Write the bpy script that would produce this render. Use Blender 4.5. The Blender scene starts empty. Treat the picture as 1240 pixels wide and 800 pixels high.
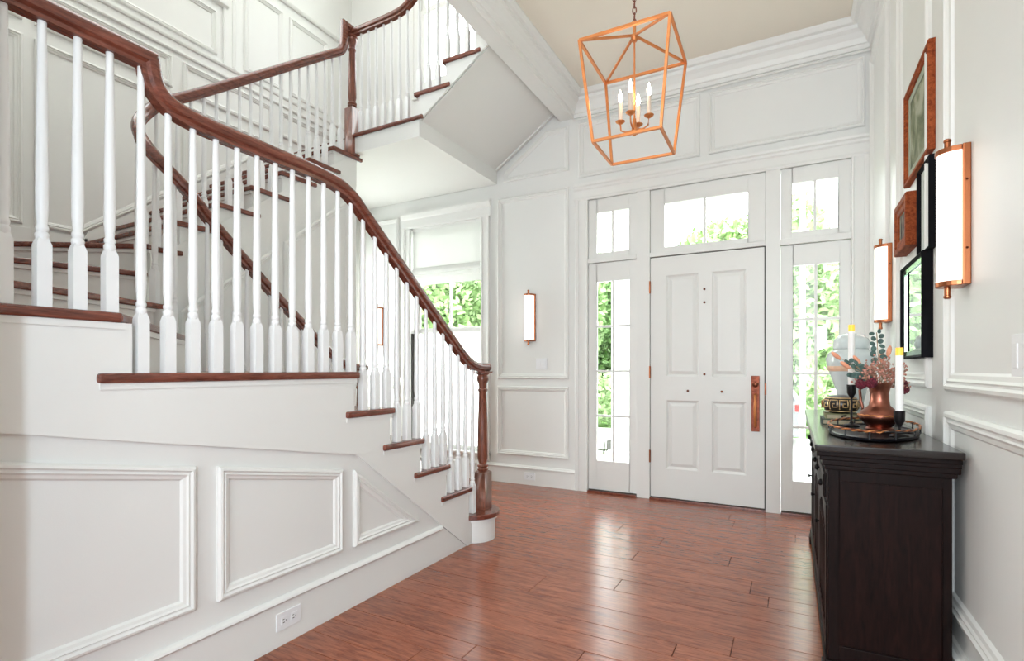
import bpy, bmesh, math, random
from mathutils import Vector, Matrix
from math import sin, cos, pi, radians
random.seed(7)
S = bpy.context.scene
COL = S.collection

# ------------------------------------------------------------------ camera, light, exposure
cam = bpy.data.cameras.new('camera'); cam.sensor_width = 36; cam.lens = 633/1240*36
cam.shift_y = 47/1240; cam.clip_start = 0.02; cam.clip_end = 300
co = bpy.data.objects.new('camera', cam); COL.objects.link(co)
co.location = (0, 0, 1.155); co.rotation_euler = (pi/2, 0, math.atan(340/633))
S.camera = co
S.view_settings.view_transform = 'Standard'; S.view_settings.look = 'None'
S.view_settings.gamma = 1; S.view_settings.use_curve_mapping = False
S.view_settings.exposure = 1.08
W = bpy.data.worlds.new('World'); S.world = W; W.use_nodes = True
bg = W.node_tree.nodes['Background']; bg.inputs[0].default_value = (0.93, 0.97, 1.0, 1); bg.inputs[1].default_value = 3.9

def light(name, kind, loc, energy, color, size=.5, size_y=None, aim=None, spread=None):
    l = bpy.data.lights.new(name, kind); l.energy = energy; l.color = color
    if kind == 'AREA':
        l.size = size
        if size_y: l.shape = 'RECTANGLE'; l.size_y = size_y
        if spread: l.spread = spread
    else: l.shadow_soft_size = size
    o = bpy.data.objects.new(name, l); COL.objects.link(o); o.location = loc
    if aim: o.rotation_euler = (Vector(aim)-Vector(loc)).to_track_quat('-Z', 'Y').to_euler()
    return o
# unseen strobe-like lamp at right behind the camera, placed from the lantern's shadow
light('side_strobe', 'AREA', (.47, -1.15, 1.65), 27, (.72, .86, 1.0), .3, .5, (-1.9, 1.6, 1.6))
# broad unseen fill lamp behind the camera, added to brighten the foyer
light('rear_fill', 'AREA', (-.6, -3.0, 2.0), 57, (.88, .94, 1.0), 2.0, 2.6, (-.6, 4.7, 1.6))
# daylight of the tall upstairs windows of the stairwell
light('stairwell_daylight', 'AREA', (-3.2, 2.3, 6.5), 28, (.97, .98, 1.0), 2.2, 3.0, (-3.2, 2.3, 0))
# fill lamp in an added, unseen window, brightens the space under the landing
light('passage_fill', 'AREA', (-4.86, 4.12, 1.5), 12, (.97, 1.0, .98), .8, 1.8, (-2.0, 3.6, 1.5))

# ------------------------------------------------------------------ materials
def mat(name, col, rough=.5, metal=0, var=0, vscale=6, bump=0, bscale=40, coat=0, emit=None, estr=0, spec=.5):
    m = bpy.data.materials.new(name); m.use_nodes = True
    nt = m.node_tree; b = nt.nodes['Principled BSDF']
    b.inputs['Base Color'].default_value = (*col, 1); b.inputs['Roughness'].default_value = rough
    b.inputs['Metallic'].default_value = metal; b.inputs['Coat Weight'].default_value = coat
    b.inputs['Specular IOR Level'].default_value = spec
    if emit: b.inputs['Emission Color'].default_value = (*emit, 1); b.inputs['Emission Strength'].default_value = estr
    tc = nt.nodes.new('ShaderNodeTexCoord')
    if var:
        n = nt.nodes.new('ShaderNodeTexNoise'); n.inputs['Scale'].default_value = vscale; n.inputs['Detail'].default_value = 4
        nt.links.new(tc.outputs['Object'], n.inputs['Vector'])
        r = nt.nodes.new('ShaderNodeValToRGB'); r.color_ramp.elements[0].position = .3; r.color_ramp.elements[1].position = .7
        r.color_ramp.elements[0].color = (*[c*(1-var) for c in col], 1); r.color_ramp.elements[1].color = (*[min(1, c*(1+var)) for c in col], 1)
        nt.links.new(n.outputs['Fac'], r.inputs[0]); nt.links.new(r.outputs[0], b.inputs['Base Color'])
    if bump:
        n2 = nt.nodes.new('ShaderNodeTexNoise'); n2.inputs['Scale'].default_value = bscale
        nt.links.new(tc.outputs['Object'], n2.inputs['Vector'])
        bp = nt.nodes.new('ShaderNodeBump'); bp.inputs['Strength'].default_value = bump; bp.inputs['Distance'].default_value = .01
        nt.links.new(n2.outputs['Fac'], bp.inputs['Height']); nt.links.new(bp.outputs[0], b.inputs['Normal'])
    return m

def wood(name, dark, light_, rough=.35, stretch=(1, 12, 12), scale=5, coat=0, bump=.15, rnd=.25, spec=.5):
    m = bpy.data.materials.new(name); m.use_nodes = True
    nt = m.node_tree; N = nt.nodes; L = nt.links; b = N['Principled BSDF']
    tc = N.new('ShaderNodeTexCoord'); mp = N.new('ShaderNodeMapping'); mp.inputs['Scale'].default_value = stretch
    oi = N.new('ShaderNodeObjectInfo'); ad = N.new('ShaderNodeVectorMath'); ad.operation = 'ADD'
    mul = N.new('ShaderNodeMath'); mul.operation = 'MULTIPLY'; mul.inputs[1].default_value = 37
    L.new(oi.outputs['Random'], mul.inputs[0]); L.new(tc.outputs['Object'], ad.inputs[0]); L.new(mul.outputs[0], ad.inputs[1])
    L.new(ad.outputs[0], mp.inputs['Vector'])
    n = N.new('ShaderNodeTexNoise'); n.inputs['Scale'].default_value = scale; n.inputs['Detail'].default_value = 6; n.inputs['Distortion'].default_value = 1.2
    L.new(mp.outputs[0], n.inputs['Vector'])
    n3 = N.new('ShaderNodeTexNoise'); n3.inputs['Scale'].default_value = scale*5; n3.inputs['Detail'].default_value = 3
    L.new(mp.outputs[0], n3.inputs['Vector'])
    mx = N.new('ShaderNodeMath'); mx.operation = 'MULTIPLY_ADD'; mx.inputs[1].default_value = .45
    L.new(n3.outputs['Fac'], mx.inputs[0]); L.new(n.outputs['Fac'], mx.inputs[2])
    r = N.new('ShaderNodeValToRGB'); r.color_ramp.elements[0].position = .5; r.color_ramp.elements[1].position = .95
    r.color_ramp.elements[0].color = (*dark, 1); r.color_ramp.elements[1].color = (*light_, 1)
    L.new(mx.outputs[0], r.inputs[0])
    hs = N.new('ShaderNodeHueSaturation'); mr = N.new('ShaderNodeMapRange')
    mr.inputs['To Min'].default_value = 1-rnd; mr.inputs['To Max'].default_value = 1+rnd
    L.new(oi.outputs['Random'], mr.inputs[0]); L.new(mr.outputs[0], hs.inputs['Value']); L.new(r.outputs[0], hs.inputs['Color'])
    L.new(hs.outputs[0], b.inputs['Base Color'])
    b.inputs['Roughness'].default_value = rough; b.inputs['Coat Weight'].default_value = coat; b.inputs['Coat Roughness'].default_value = .15; b.inputs['Specular IOR Level'].default_value = spec
    bp = N.new('ShaderNodeBump'); bp.inputs['Strength'].default_value = bump; bp.inputs['Distance'].default_value = .003
    L.new(mx.outputs[0], bp.inputs['Height']); L.new(bp.outputs[0], b.inputs['Normal'])
    return m

WALL = mat('wall_paint', (.815, .82, .795), .45, var=.012, vscale=2, bump=.03, bscale=300)
TRIM = mat('trim_paint', (.825, .828, .80), .38, var=.01, vscale=3, spec=.35)
CEIL = mat('cream_ceiling_paint', (.85, .79, .68), .6, var=.01, vscale=2)
SOFF = mat('soffit_paint', (.83, .835, .80), .5, var=.01, vscale=2)
BALW = mat('baluster_paint', (.86, .865, .86), .3, var=.01)
MAHO = wood('mahogany', (.085, .020, .012), (.26, .075, .045), .26, (14, 1.5, 14), 4, coat=.25, rnd=.08)
MAHX = wood('mahogany_vertical', (.10, .03, .018), (.28, .095, .055), .28, (14, 14, 1.5), 4, coat=.25, rnd=.08)
FLOORM = wood('oak_floor', (.165, .038, .017), (.40, .125, .058), .21, (1.0, 9, 9), 6, coat=.25, bump=.3, rnd=.09, spec=.38)
DARKW = wood('espresso_wood', (.003, .0015, .0012), (.012, .0045, .0035), .42, (10, 10, 1.2), 4, coat=0, rnd=.05, spec=.12)
TOPW = wood('console_top_wood', (.006, .004, .003), (.016, .009, .007), .24, (10, 1.2, 10), 4, coat=.3, rnd=.02, bump=.05, spec=.3)
PICW = wood('reddish_frame_wood', (.16, .030, .012), (.40, .10, .033), .6, (9, 2, 9), 5, rnd=.05, spec=.06)
FRAMEB = mat('black_frame_paint', (.006, .006, .008), .6, var=.2, spec=.06)
PLATEC = mat('dark_copper_plate', (.19, .055, .032), .35, .9, var=.35, vscale=40, bump=.3, bscale=90)
COPPER = mat('aged_copper', (.28, .105, .07), .34, 1, var=.35, vscale=14)
GILT = mat('gilded_copper', (.62, .235, .08), .42, .7, var=.12, vscale=20, bump=.2, bscale=60)
BRASS = mat('brass', (.36, .125, .055), .3, 1, var=.1)
BRONZE = mat('dark_bronze', (.16, .05, .025), .3, .9, var=.3, vscale=30)
BLACK = mat('black_lacquer', (.004, .004, .006), .35, var=.2, spec=.25)
BLKM = mat('black_iron', (.012, .011, .012), .4, .6, var=.3, vscale=30)
WAX = mat('candle_wax', (.88, .86, .83), .4, var=.01)
SLEEVE = mat('ivory_candle_sleeve', (.62, .50, .40), .5, var=.02)
FLAME = mat('led_flame', (.3, .15, .02), .4, emit=(1, .50, .05), estr=.62)
BULB = mat('lit_bulb', (1, .9, .8), .3, emit=(1, .76, .52), estr=26)
SHADEG = mat('lit_opal_glass', (.95, .9, .86), .4, emit=(1, .84, .72), estr=.9)
PLATE = mat('white_plastic', (.86, .87, .88), .3, var=.005)
SLOT = mat('slot_dark', (.03, .03, .03), .5, var=.1)
JARM = mat('celadon_glaze', (.62, .68, .67), .12, coat=.6, var=.03, vscale=9)
BAND = mat('peach_band', (.80, .50, .34), .3, var=.12, vscale=30)
MIRROR = mat('mirror_glass', (.88, .94, .90), .02, 1, var=.005)
SEAL = mat('weather_strip', (.05, .045, .04), .6, var=.1)
STONE = mat('grey_stone', (.42, .41, .40), .8, var=.25, vscale=4, bump=.5, bscale=12)
ASPH = mat('pale_paving', (.66, .65, .63), .85, var=.08, vscale=3)
LAWN = mat('lawn_green', (.16, .30, .07), .9, var=.3, vscale=3, bump=.5)
LEAFA = mat('leaf_green', (.20, .34, .12), .6, var=.35, vscale=1.5)
LEAFB = mat('leaf_light_green', (.32, .46, .20), .6, var=.35, vscale=1.5)
BARK = mat('bark', (.22, .16, .11), .9, var=.3, bump=.6, bscale=15)
BIRCH = mat('birch_bark', (.78, .76, .72), .8, var=.2, vscale=8)
CARP = mat('silver_car_paint', (.20, .21, .22), .25, .3, coat=1, var=.02)
CARG = mat('car_glass', (.05, .06, .07), .08, var=.1)
TAIL = mat('tail_light_red', (.65, .03, .03), .2, var=.1)
RUB = mat('rubber', (.03, .03, .03), .7, var=.1)
EUC = mat('eucalyptus_leaf', (.06, .115, .10), .6, var=.25, vscale=20)
STEMM = mat('dried_stem', (.35, .22, .13), .7, var=.2, vscale=30)
BURG = mat('burgundy_petal', (.13, .008, .022), .6, var=.4, vscale=60)
PINK = mat('dusty_pink_bud', (.55, .25, .19), .7, var=.35, vscale=70)
TAILM = mat('peach_plume', (.82, .36, .22), .8, var=.15, vscale=40)
CLOTHM = None

def glassm():
    m = bpy.data.materials.new('window_glass'); m.use_nodes = True; N = m.node_tree.nodes; L = m.node_tree.links
    N.clear(); o = N.new('ShaderNodeOutputMaterial'); mx = N.new('ShaderNodeMixShader'); t = N.new('ShaderNodeBsdfTransparent'); g = N.new('ShaderNodeBsdfGlossy')
    g.inputs['Roughness'].default_value = .02; lw = N.new('ShaderNodeLayerWeight'); lw.inputs['Blend'].default_value = .5
    pw = N.new('ShaderNodeMath'); pw.operation = 'POWER'; pw.inputs[1].default_value = 4; L.new(lw.outputs['Facing'], pw.inputs[0])
    fr = N.new('ShaderNodeMath'); fr.operation = 'MULTIPLY_ADD'; fr.inputs[1].default_value = .6; fr.inputs[2].default_value = .03; L.new(pw.outputs[0], fr.inputs[0])
    nz = N.new('ShaderNodeTexNoise'); nz.inputs['Scale'].default_value = 2; bp = N.new('ShaderNodeBump'); bp.inputs['Strength'].default_value = .02
    L.new(nz.outputs['Fac'], bp.inputs['Height']); L.new(bp.outputs[0], g.inputs['Normal'])
    t.inputs[0].default_value = (.97, .985, .97, 1)
    L.new(fr.outputs[0], mx.inputs[0]); L.new(t.outputs[0], mx.inputs[1]); L.new(g.outputs[0], mx.inputs[2]); L.new(mx.outputs[0], o.inputs[0])
    return m
GLASS = glassm()
def linen():
    m = bpy.data.materials.new('white_linen'); m.use_nodes = True; N = m.node_tree.nodes; L = m.node_tree.links
    N.clear(); o = N.new('ShaderNodeOutputMaterial'); mx = N.new('ShaderNodeMixShader'); d = N.new('ShaderNodeBsdfDiffuse'); t = N.new('ShaderNodeBsdfTranslucent')
    tc = N.new('ShaderNodeTexCoord'); wv = N.new('ShaderNodeTexNoise'); wv.inputs['Scale'].default_value = 180
    r = N.new('ShaderNodeValToRGB'); r.color_ramp.elements[0].color = (.82, .82, .80, 1); r.color_ramp.elements[1].color = (.9, .9, .88, 1)
    L.new(tc.outputs['Object'], wv.inputs['Vector']); L.new(wv.outputs['Fac'], r.inputs[0]); L.new(r.outputs[0], d.inputs[0]); L.new(r.outputs[0], t.inputs[0])
    mx.inputs[0].default_value = .35; L.new(d.outputs[0], mx.inputs[1]); L.new(t.outputs[0], mx.inputs[2]); L.new(mx.outputs[0], o.inputs[0])
    return m
LINEN = linen()
GLARE = bpy.data.materials.new('glare_glass'); GLARE.use_nodes = True  # milky pane put in for the overexposed white of the lower sash
def _glare(m):
    N = m.node_tree.nodes; L = m.node_tree.links; N.clear(); o = N.new('ShaderNodeOutputMaterial'); mx = N.new('ShaderNodeMixShader'); mx.inputs[0].default_value = .15
    t = N.new('ShaderNodeBsdfTransparent'); d = N.new('ShaderNodeBsdfTranslucent'); n = N.new('ShaderNodeTexNoise'); n.inputs['Scale'].default_value = 60; r = N.new('ShaderNodeValToRGB')
    r.color_ramp.elements[0].color = (.90, .91, .91, 1); r.color_ramp.elements[1].color = (.96, .97, .97, 1)
    L.new(n.outputs['Fac'], r.inputs[0]); L.new(r.outputs[0], d.inputs[0]); L.new(d.outputs[0], mx.inputs[1]); L.new(t.outputs[0], mx.inputs[2]); L.new(mx.outputs[0], o.inputs[0])
_glare(GLARE)

# ------------------------------------------------------------------ mesh helpers
class MB:
    def __init__(s): s.v = []; s.f = []; s.m = []; s.mi = 0
    def add(s, vs, fs):
        n = len(s.v); s.v += [tuple(v) for v in vs]; s.f += [tuple(i+n for i in f) for f in fs]; s.m += [s.mi]*len(fs); return s
    def box(s, x0, x1, y0, y1, z0, z1):
        return s.add([(x0,y0,z0),(x1,y0,z0),(x1,y1,z0),(x0,y1,z0),(x0,y0,z1),(x1,y0,z1),(x1,y1,z1),(x0,y1,z1)],
                     [(0,3,2,1),(4,5,6,7),(0,1,5,4),(1,2,6,5),(2,3,7,6),(3,0,4,7)])
    def prism(s, poly, a, b, mp):       # poly in 2D, mp(u,v,h)
        n = len(poly); vs = [mp(u, v, a) for u, v in poly]+[mp(u, v, b) for u, v in poly]
        return s.add(vs, [tuple(range(n-1, -1, -1)), tuple(range(n, 2*n))]+[(i, (i+1) % n, n+(i+1) % n, n+i) for i in range(n)])
    def lathe(s, prof, seg=16, c=(0, 0, 0), a0=0, a1=2*pi, axis=None, close=True):
        full = abs(a1-a0-2*pi) < 1e-6; k = seg if full else seg+1; vs = []
        R = axis or Matrix.Identity(3)
        for r, z in prof:
            for i in range(k):
                a = a0+(a1-a0)*i/seg; p = R @ Vector((r*cos(a), r*sin(a), z)); vs.append((c[0]+p.x, c[1]+p.y, c[2]+p.z))
        fs = []
        for j in range(len(prof)-1):
            for i in range(seg):
                i2 = (i+1) % k if full else i+1
                fs.append((j*k+i, j*k+i2, (j+1)*k+i2, (j+1)*k+i))
        if close and full: fs.append(tuple(range(k-1, -1, -1))); fs.append(tuple((len(prof)-1)*k+i for i in range(k)))
        return s.add(vs, fs)
    def tube(s, pts, r, seg=8, r2=None, closed=False):
        pts = [Vector(p) for p in pts]; n = len(pts); vs = []
        up = Vector((0, 0, 1))
        for i, p in enumerate(pts):
            t = (pts[(i+1) % n]-pts[i-1]) if closed else (pts[min(i+1, n-1)]-pts[max(i-1, 0)])
            t.normalize(); a = t.cross(up if abs(t.z) < .95 else Vector((1, 0, 0))).normalized(); b = a.cross(t)
            rr = r if r2 is None else r+(r2-r)*i/max(1, n-1)
            for k in range(seg):
                an = 2*pi*k/seg+pi/seg; vs.append(p+a*rr*cos(an)+b*rr*sin(an))
        fs = []
        for i in range(n if closed else n-1):
            j = (i+1) % n
            for k in range(seg): fs.append((i*seg+k, i*seg+(k+1) % seg, j*seg+(k+1) % seg, j*seg+k))
        if not closed: fs.append(tuple(range(seg-1, -1, -1))); fs.append(tuple((n-1)*seg+k for k in range(seg)))
        return s.add(vs, fs)
    def ball(s, c, r, seg=10, rings=6, sc=(1, 1, 1), R=None):
        vs = [];
        for j in range(rings+1):
            th = pi*j/rings
            for i in range(seg):
                a = 2*pi*i/seg; p = Vector((r*sin(th)*cos(a)*sc[0], r*sin(th)*sin(a)*sc[1], r*cos(th)*sc[2]))
                if R: p = R @ p
                vs.append((c[0]+p.x, c[1]+p.y, c[2]+p.z))
        fs = [(j*seg+i, (j+1)*seg+i, (j+1)*seg+(i+1) % seg, j*seg+(i+1) % seg) for j in range(rings) for i in range(seg)]
        return s.add(vs, fs)
    def build(s, name, m, parent=None, bevel=0, smooth=None, seg=2):
        me = bpy.data.meshes.new(name); me.from_pydata(s.v, [], s.f)
        ms = m if isinstance(m, (list, tuple)) else [m]
        for q in ms: me.materials.append(q)
        if len(ms) > 1: me.polygons.foreach_set('material_index', s.m)
        bm = bmesh.new(); bm.from_mesh(me); bmesh.ops.remove_doubles(bm, verts=bm.verts, dist=1e-6)
        bmesh.ops.dissolve_degenerate(bm, edges=bm.edges, dist=1e-7)
        bmesh.ops.recalc_face_normals(bm, faces=bm.faces)
        if bevel:
            es = [e for e in bm.edges if len(e.link_faces) == 2 and e.calc_face_angle(0) > .6]
            bmesh.ops.bevel(bm, geom=es, offset=bevel, segments=seg, profile=.6, affect='EDGES', clamp_overlap=True)
        if smooth:
            for fc in bm.faces: fc.smooth = True
            for e in bm.edges:
                if len(e.link_faces) == 2 and e.calc_face_angle(0) > smooth: e.smooth = False
        bm.to_mesh(me); bm.free()
        o = bpy.data.objects.new(name, me); COL.objects.link(o)
        if parent: attach(o, parent)
        return o
def attach(o, parent):
    # meshes are written in world coordinates; keep them there under parents that are only translated
    o.parent = parent
    if parent.type == 'EMPTY': o.matrix_parent_inverse = Matrix.Translation(-parent.location)
def thing(name, label, cat, loc=(0, 0, 0), group=None):
    o = bpy.data.objects.new(name, None); COL.objects.link(o); o.location = loc; o.empty_display_size = .05
    o['label'] = label; o['category'] = cat
    if group: o['group'] = group
    return o
def tag(o, label, cat, group=None):
    o['label'] = label; o['category'] = cat
    if group: o['group'] = group
    return o
def struct(o, label=None, cat=None):
    o['kind'] = 'structure'
    if label: o['label'] = label
    if cat: o['category'] = cat
    return o
def sempty(name, label, loc=(0, 0, 0)):
    o = bpy.data.objects.new(name, None); COL.objects.link(o); o.location = loc; o['kind'] = 'structure'
    o['label'] = label; return o

XR, YF, XL, XS = .515, 4.70, -4.75, -1.89     # right wall, door wall, far left wall, stair side wall
ZC = 3.75                                       # foyer ceiling
mF = lambda u, v, h: (u, YF-h, v)
mR = lambda u, v, h: (XR-h, u, v)
mL = lambda u, v, h: (XL+h, u, v)
mS = lambda u, v, h: (XS+h, u, v)
mW = lambda u, v, h: (-3.44+h, u, v)
mC = lambda u, v, h: (u, v, ZC-h)
mZ = lambda u, v, h: (u, v, h)

def offset(poly, d):
    n = len(poly); A = sum(poly[i][0]*poly[(i+1) % n][1]-poly[(i+1) % n][0]*poly[i][1] for i in range(n)); sg = 1 if A > 0 else -1
    out = []
    for i in range(n):
        p0, p1, p2 = Vector(poly[i-1]), Vector(poly[i]), Vector(poly[(i+1) % n])
        a = (p1-p0).normalized(); b = (p2-p1).normalized(); na = Vector((-a.y, a.x))*sg; nb = Vector((-b.y, b.x))*sg
        mvec = (na+nb); mvec = mvec/(1+na.dot(nb)); out.append(tuple(p1+mvec*d))
    return out
PM = [(0, 0), (0, .012), (.006, .02), (.014, .022), (.02, .014), (.024, .014), (.028, .018), (.034, .012), (.044, .009), (.05, 0)]
CROWN = [(0, .20), (.012, .195), (.014, .165), (.028, .16), (.04, .125), (.065, .09), (.09, .07), (.095, .045), (.12, .04), (.14, .012), (.14, 0)]
def mould(poly, mp, prof, name='panel_moulding', m=None, parent=None):
    b = MB(); rings = []; n = len(poly)
    for d, h in prof: rings.append([mp(u, v, h) for u, v in offset(poly, d)])
    vs = [p for r in rings for p in r]; fs = []
    for j in range(len(prof)-1):
        for i in range(n): fs.append((j*n+i, j*n+(i+1) % n, (j+1)*n+(i+1) % n, (j+1)*n+i))
    b.add(vs, fs); return b.build(name, m or TRIM, parent)
def rectp(a, b, c, d): return [(a, c), (b, c), (b, d), (a, d)]
def strip(prof, a, b, mp, name, m=None, parent=None):
    # prof = [(v,h)...] swept along u from a to b
    q = MB(); n = len(prof); vs = [mp(a, v, h) for v, h in prof]+[mp(b, v, h) for v, h in prof]
    q.add(vs, [(i, (i+1) % n, n+(i+1) % n, n+i) for i in range(n)]+[tuple(range(n-1, -1, -1)), tuple(range(n, 2*n))])
    return q.build(name, m or TRIM, parent)
def basep(z, t=.018): return [(0, 0), (0, t), (z-.035, t), (z-.03, t+.012), (z-.018, t+.014), (z-.012, t), (z, t-.006), (z, 0)]

# ------------------------------------------------------------------ setting: floor
fl = struct(MB().box(-5.0, 1.0, -3.4, 4.85, -.25, -.022).build('floor', SEAL), 'reddish oak plank floor of the foyer')
seams = [-3.3]
while seams[-1] < .95: seams.append(seams[-1]+.19)
seams = seams[:-1]+[1.10, 1.25, 1.38, 1.50, 1.62, 1.74, 1.86, 2.03, 2.16, 2.27, 2.44, 2.66, 2.82, 2.95, 3.13, 3.30, 3.48, 3.65, 3.82, 3.97, 4.15, 4.32, 4.50, 4.70]
for y0, y1 in zip(seams, seams[1:]):
    x = -4.75 if y1 > 2.9 else -2.0
    xe = XR; first = True
    while x < xe-.02:
        ln = random.uniform(1.3, 3.0)
        if first: ln *= random.uniform(.4, 1); first = False
        x1 = min(xe, x+ln)
        if xe-x1 < .25: x1 = xe
        g = .0011
        MB().box(x+g, x1-g, y0+g, y1-g, -.0215, 0).build('plank', FLOORM, fl, bevel=.0016, seg=1)
        x = x1

# ------------------------------------------------------------------ setting: walls
def holewall(b, x0, x1, z0, z1, holes, mp, t):
    xs = sorted({x0, x1, *[h[0] for h in holes], *[h[1] for h in holes]}); zs = sorted({z0, z1, *[h[2] for h in holes], *[h[3] for h in holes]})
    for i in range(len(xs)-1):
        # merge vertical runs
        run = None
        for j in range(len(zs)-1):
            cx, cz = (xs[i]+xs[i+1])/2, (zs[j]+zs[j+1])/2
            solid = not any(h[0] < cx < h[1] and h[2] < cz < h[3] for h in holes)
            if solid: run = [zs[j], zs[j+1]] if run is None else [run[0], zs[j+1]]
            if (not solid or j == len(zs)-2) and run:
                b.prism(rectp(xs[i], xs[i+1], run[0], run[1]), 0, t, mp); run = None
    return b
ENT = (-1.708, .391, -.02, 2.76); WIN = (-3.83, -2.885, .28, 2.75); UPW = (-3.72, -2.62, 4.35, 6.2)
wf = struct(holewall(MB(), -4.95, .75, -.1, 6.75, [ENT, WIN, UPW], mF, -.16).build('wall_front', WALL), 'white panelled wall with the front door')
wr = struct(MB().box(XR, XR+.2, -3.4, 4.72, -.1, 6.7).build('wall_right', WALL), 'white panelled wall behind the dark console')
LWN = (1.3, 3.06, 4.62, 6.3); LWP = (3.72, 4.52, .55, 2.5)  # LWP: opening for the added passage window
wl = struct(holewall(MB(), .2, 4.9, -.1, 6.75, [LWN, LWP], mL, -.2).build('wall_left', WALL), 'tall white panelled wall of the stairwell')
struct(MB().box(-4.95, -1.70, .2, .35, -.1, 6.7).build('wall_near', WALL))
struct(MB().box(-1.90, -1.70, -3.4, .50, -.1, 3.8).build('wall_hall', WALL))
struct(MB().box(-1.90, .72, -3.4, -3.2, -.1, 3.8).build('wall_back', WALL))
struct(MB().box(-1.86, .52, -3.3, 4.72, 3.75, 3.80).build('ceiling', CEIL), 'cream foyer ceiling the lantern hangs from')
up = struct(MB().box(-1.985, .52, .34, 4.72, 3.80, 4.03).build('floor_upper', CEIL))
struct(MB().box(-1.86, .72, .2, 4.72, 6.6, 6.7).box(-4.95, -1.86, .2, 4.8, 6.6, 6.7).build('ceiling_stairwell', CEIL))
struct(MB().box(-1.86, .72, .20, .35, 3.8, 6.7).build('wall_upper', WALL))
bmn = struct(MB().box(-1.99, -1.86, -3.3, 4.71, 3.56, 4.03).build('trim_1', TRIM, bevel=.003), 'long white beam along the edge of the foyer ceiling')
# bead along the beam, crown round the ceiling
strip([(3.60, 0), (3.60, .012), (3.585, .016), (3.575, .008), (3.575, 0)], -3.2, 4.70, lambda u, v, h: (-1.86+h, u, v), 'bead', TRIM, bmn)
cr = struct(mould(rectp(-1.86, XR, -3.2, YF), mC, CROWN, 'trim_2', TRIM), 'stepped white crown moulding round the ceiling')

# front wall trim
def base(name, a, b, mp, z=.188): return struct(strip(basep(z), a, b, mp, name))
base('baseboard_front', -2.78, -1.833, mF)
base('baseboard_front', -4.75, -3.93, mF)
base('baseboard_front', -3.93, -2.78, mF)
base('baseboard_right', -3.2, 4.69, mR)
for r_ in [(-2.69, -1.90, .285, .985), (-2.69, -1.90, 1.06, 2.91), (-1.80, -.697, 2.975, 3.50), (-.63, .478, 2.975, 3.50), (-4.66, -4.0, 1.06, 2.9), (-4.66, -4.0, .285, .985)]:
    mould(rectp(*r_), mF, PM, parent=wf)
mould([(-2.62, 3.07), (-1.90, 3.07), (-1.90, 3.50), (-2.14, 3.50), (-2.62, 3.17)], mF, PM, parent=wf)
strip([(3.44, 0), (3.545, 0), (3.545, .014), (3.535, .02), (3.525, .012)][1:], -1.85, .51, mF, 'frieze_bead', TRIM, wf)
# entry casing: header with steps, side casings
ent = sempty('trim_3', 'stepped white casing round the door and its side windows', (-.66, YF, 0))
CAS = [(0, 0), (0, .016), (.012, .022), (.02, .017), (.085, .017), (.09, .026), (.115, .03), (.125, .022), (.125, 0)]
def vcasing(x0, x1, z0, z1, parent, flip=False, mp=mF):
    w = abs(x1-x0); s = (x1-x0); b = MB(); prof = [(x0+s*d/.125, h) for d, h in CAS]
    n = len(prof); vs = [mp(u, z0, h) for u, h in prof]+[mp(u, z1, h) for u, h in prof]
    b.add(vs, [(i, (i+1) % n, n+(i+1) % n, n+i) for i in range(n)]+[tuple(range(n)), tuple(range(n, 2*n))])
    return b.build('casing', TRIM, parent)
vcasing(-1.708, -1.833, 0, 2.756, ent); vcasing(.391, .508, 0, 2.756, ent)
strip([(2.755, 0), (2.755, .016), (2.77, .022), (2.785, .017), (2.85, .017), (2.86, .03), (2.875, .034), (2.885, .05), (2.90, .055), (2.905, .03), (2.92, .03), (2.93, 0)], -1.845, .512, mF, 'header', TRIM, ent)

# entry unit: posts, transom bar
Y0 = YF-.010
def fb(b, x0, x1, z0, z1, ya=None, yb=None): return b.box(x0, x1, Y0 if ya is None else ya, YF+.12 if yb is None else yb, z0, z1)
fb(MB(), -1.244, -1.125, 0, 2.76).build('post', TRIM, ent, bevel=.003)
fb(MB(), -.194, -.087, 0, 2.76).build('post', TRIM, ent, bevel=.003)
fb(MB(), -1.708, -1.244, 2.155, 2.195).build('transom_bar', TRIM, ent, bevel=.003)
fb(MB(), -1.125, -.194, 2.155, 2.195).build('transom_bar', TRIM, ent, bevel=.003)
fb(MB(), -.087, .391, 2.145, 2.195).build('transom_bar', TRIM, ent, bevel=.003)
def window(name, label, x0, x1, z0, z1, gx0, gx1, gz0, gz1, cols, rows, mp=mF, depth=-.012, th=.035, mw=.021, parent=None, gl=None):
    w = sempty(name, label, mp((x0+x1)/2, z0, 0))
    b = MB()
    hs = [(gx0, gx1, gz0, gz1)]
    holewall(b, x0, x1, z0, z1, hs, lambda u, v, h: mp(u, v, h+depth), -th)
    b.build('sash', TRIM, w, bevel=.004)
    cw, rh = (gx1-gx0)/cols, (gz1-gz0)/rows
    for i in range(1, cols): MB().prism(rectp(gx0+cw*i-mw/2, gx0+cw*i+mw/2, gz0, gz1), depth-.004, depth-th+.004, mp).build('muntin', TRIM, w, bevel=.003)
    for j in range(1, rows): MB().prism(rectp(gx0, gx1, gz0+rh*j-mw/2, gz0+rh*j+mw/2), depth-.006, depth-th+.006, mp).build('muntin', TRIM, w, bevel=.003)
    for i in range(cols):
        for j in range(rows):
            MB().prism(rectp(gx0+cw*i+.004, gx0+cw*(i+1)-.004, gz0+rh*j+.004, gz0+rh*(j+1)-.004), depth-th/2, depth-th/2-.004, mp).build('pane', gl or GLASS, w)
    return w
window('window_1', 'tall eight-pane sidelight left of the front door', -1.706, -1.246, .025, 2.15, -1.626, -1.312, .30, 1.976, 2, 4)
window('window_2', 'tall eight-pane sidelight right of the front door', -.085, .389, .025, 2.14, .0, .317, .27, 1.976, 2, 4)
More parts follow.
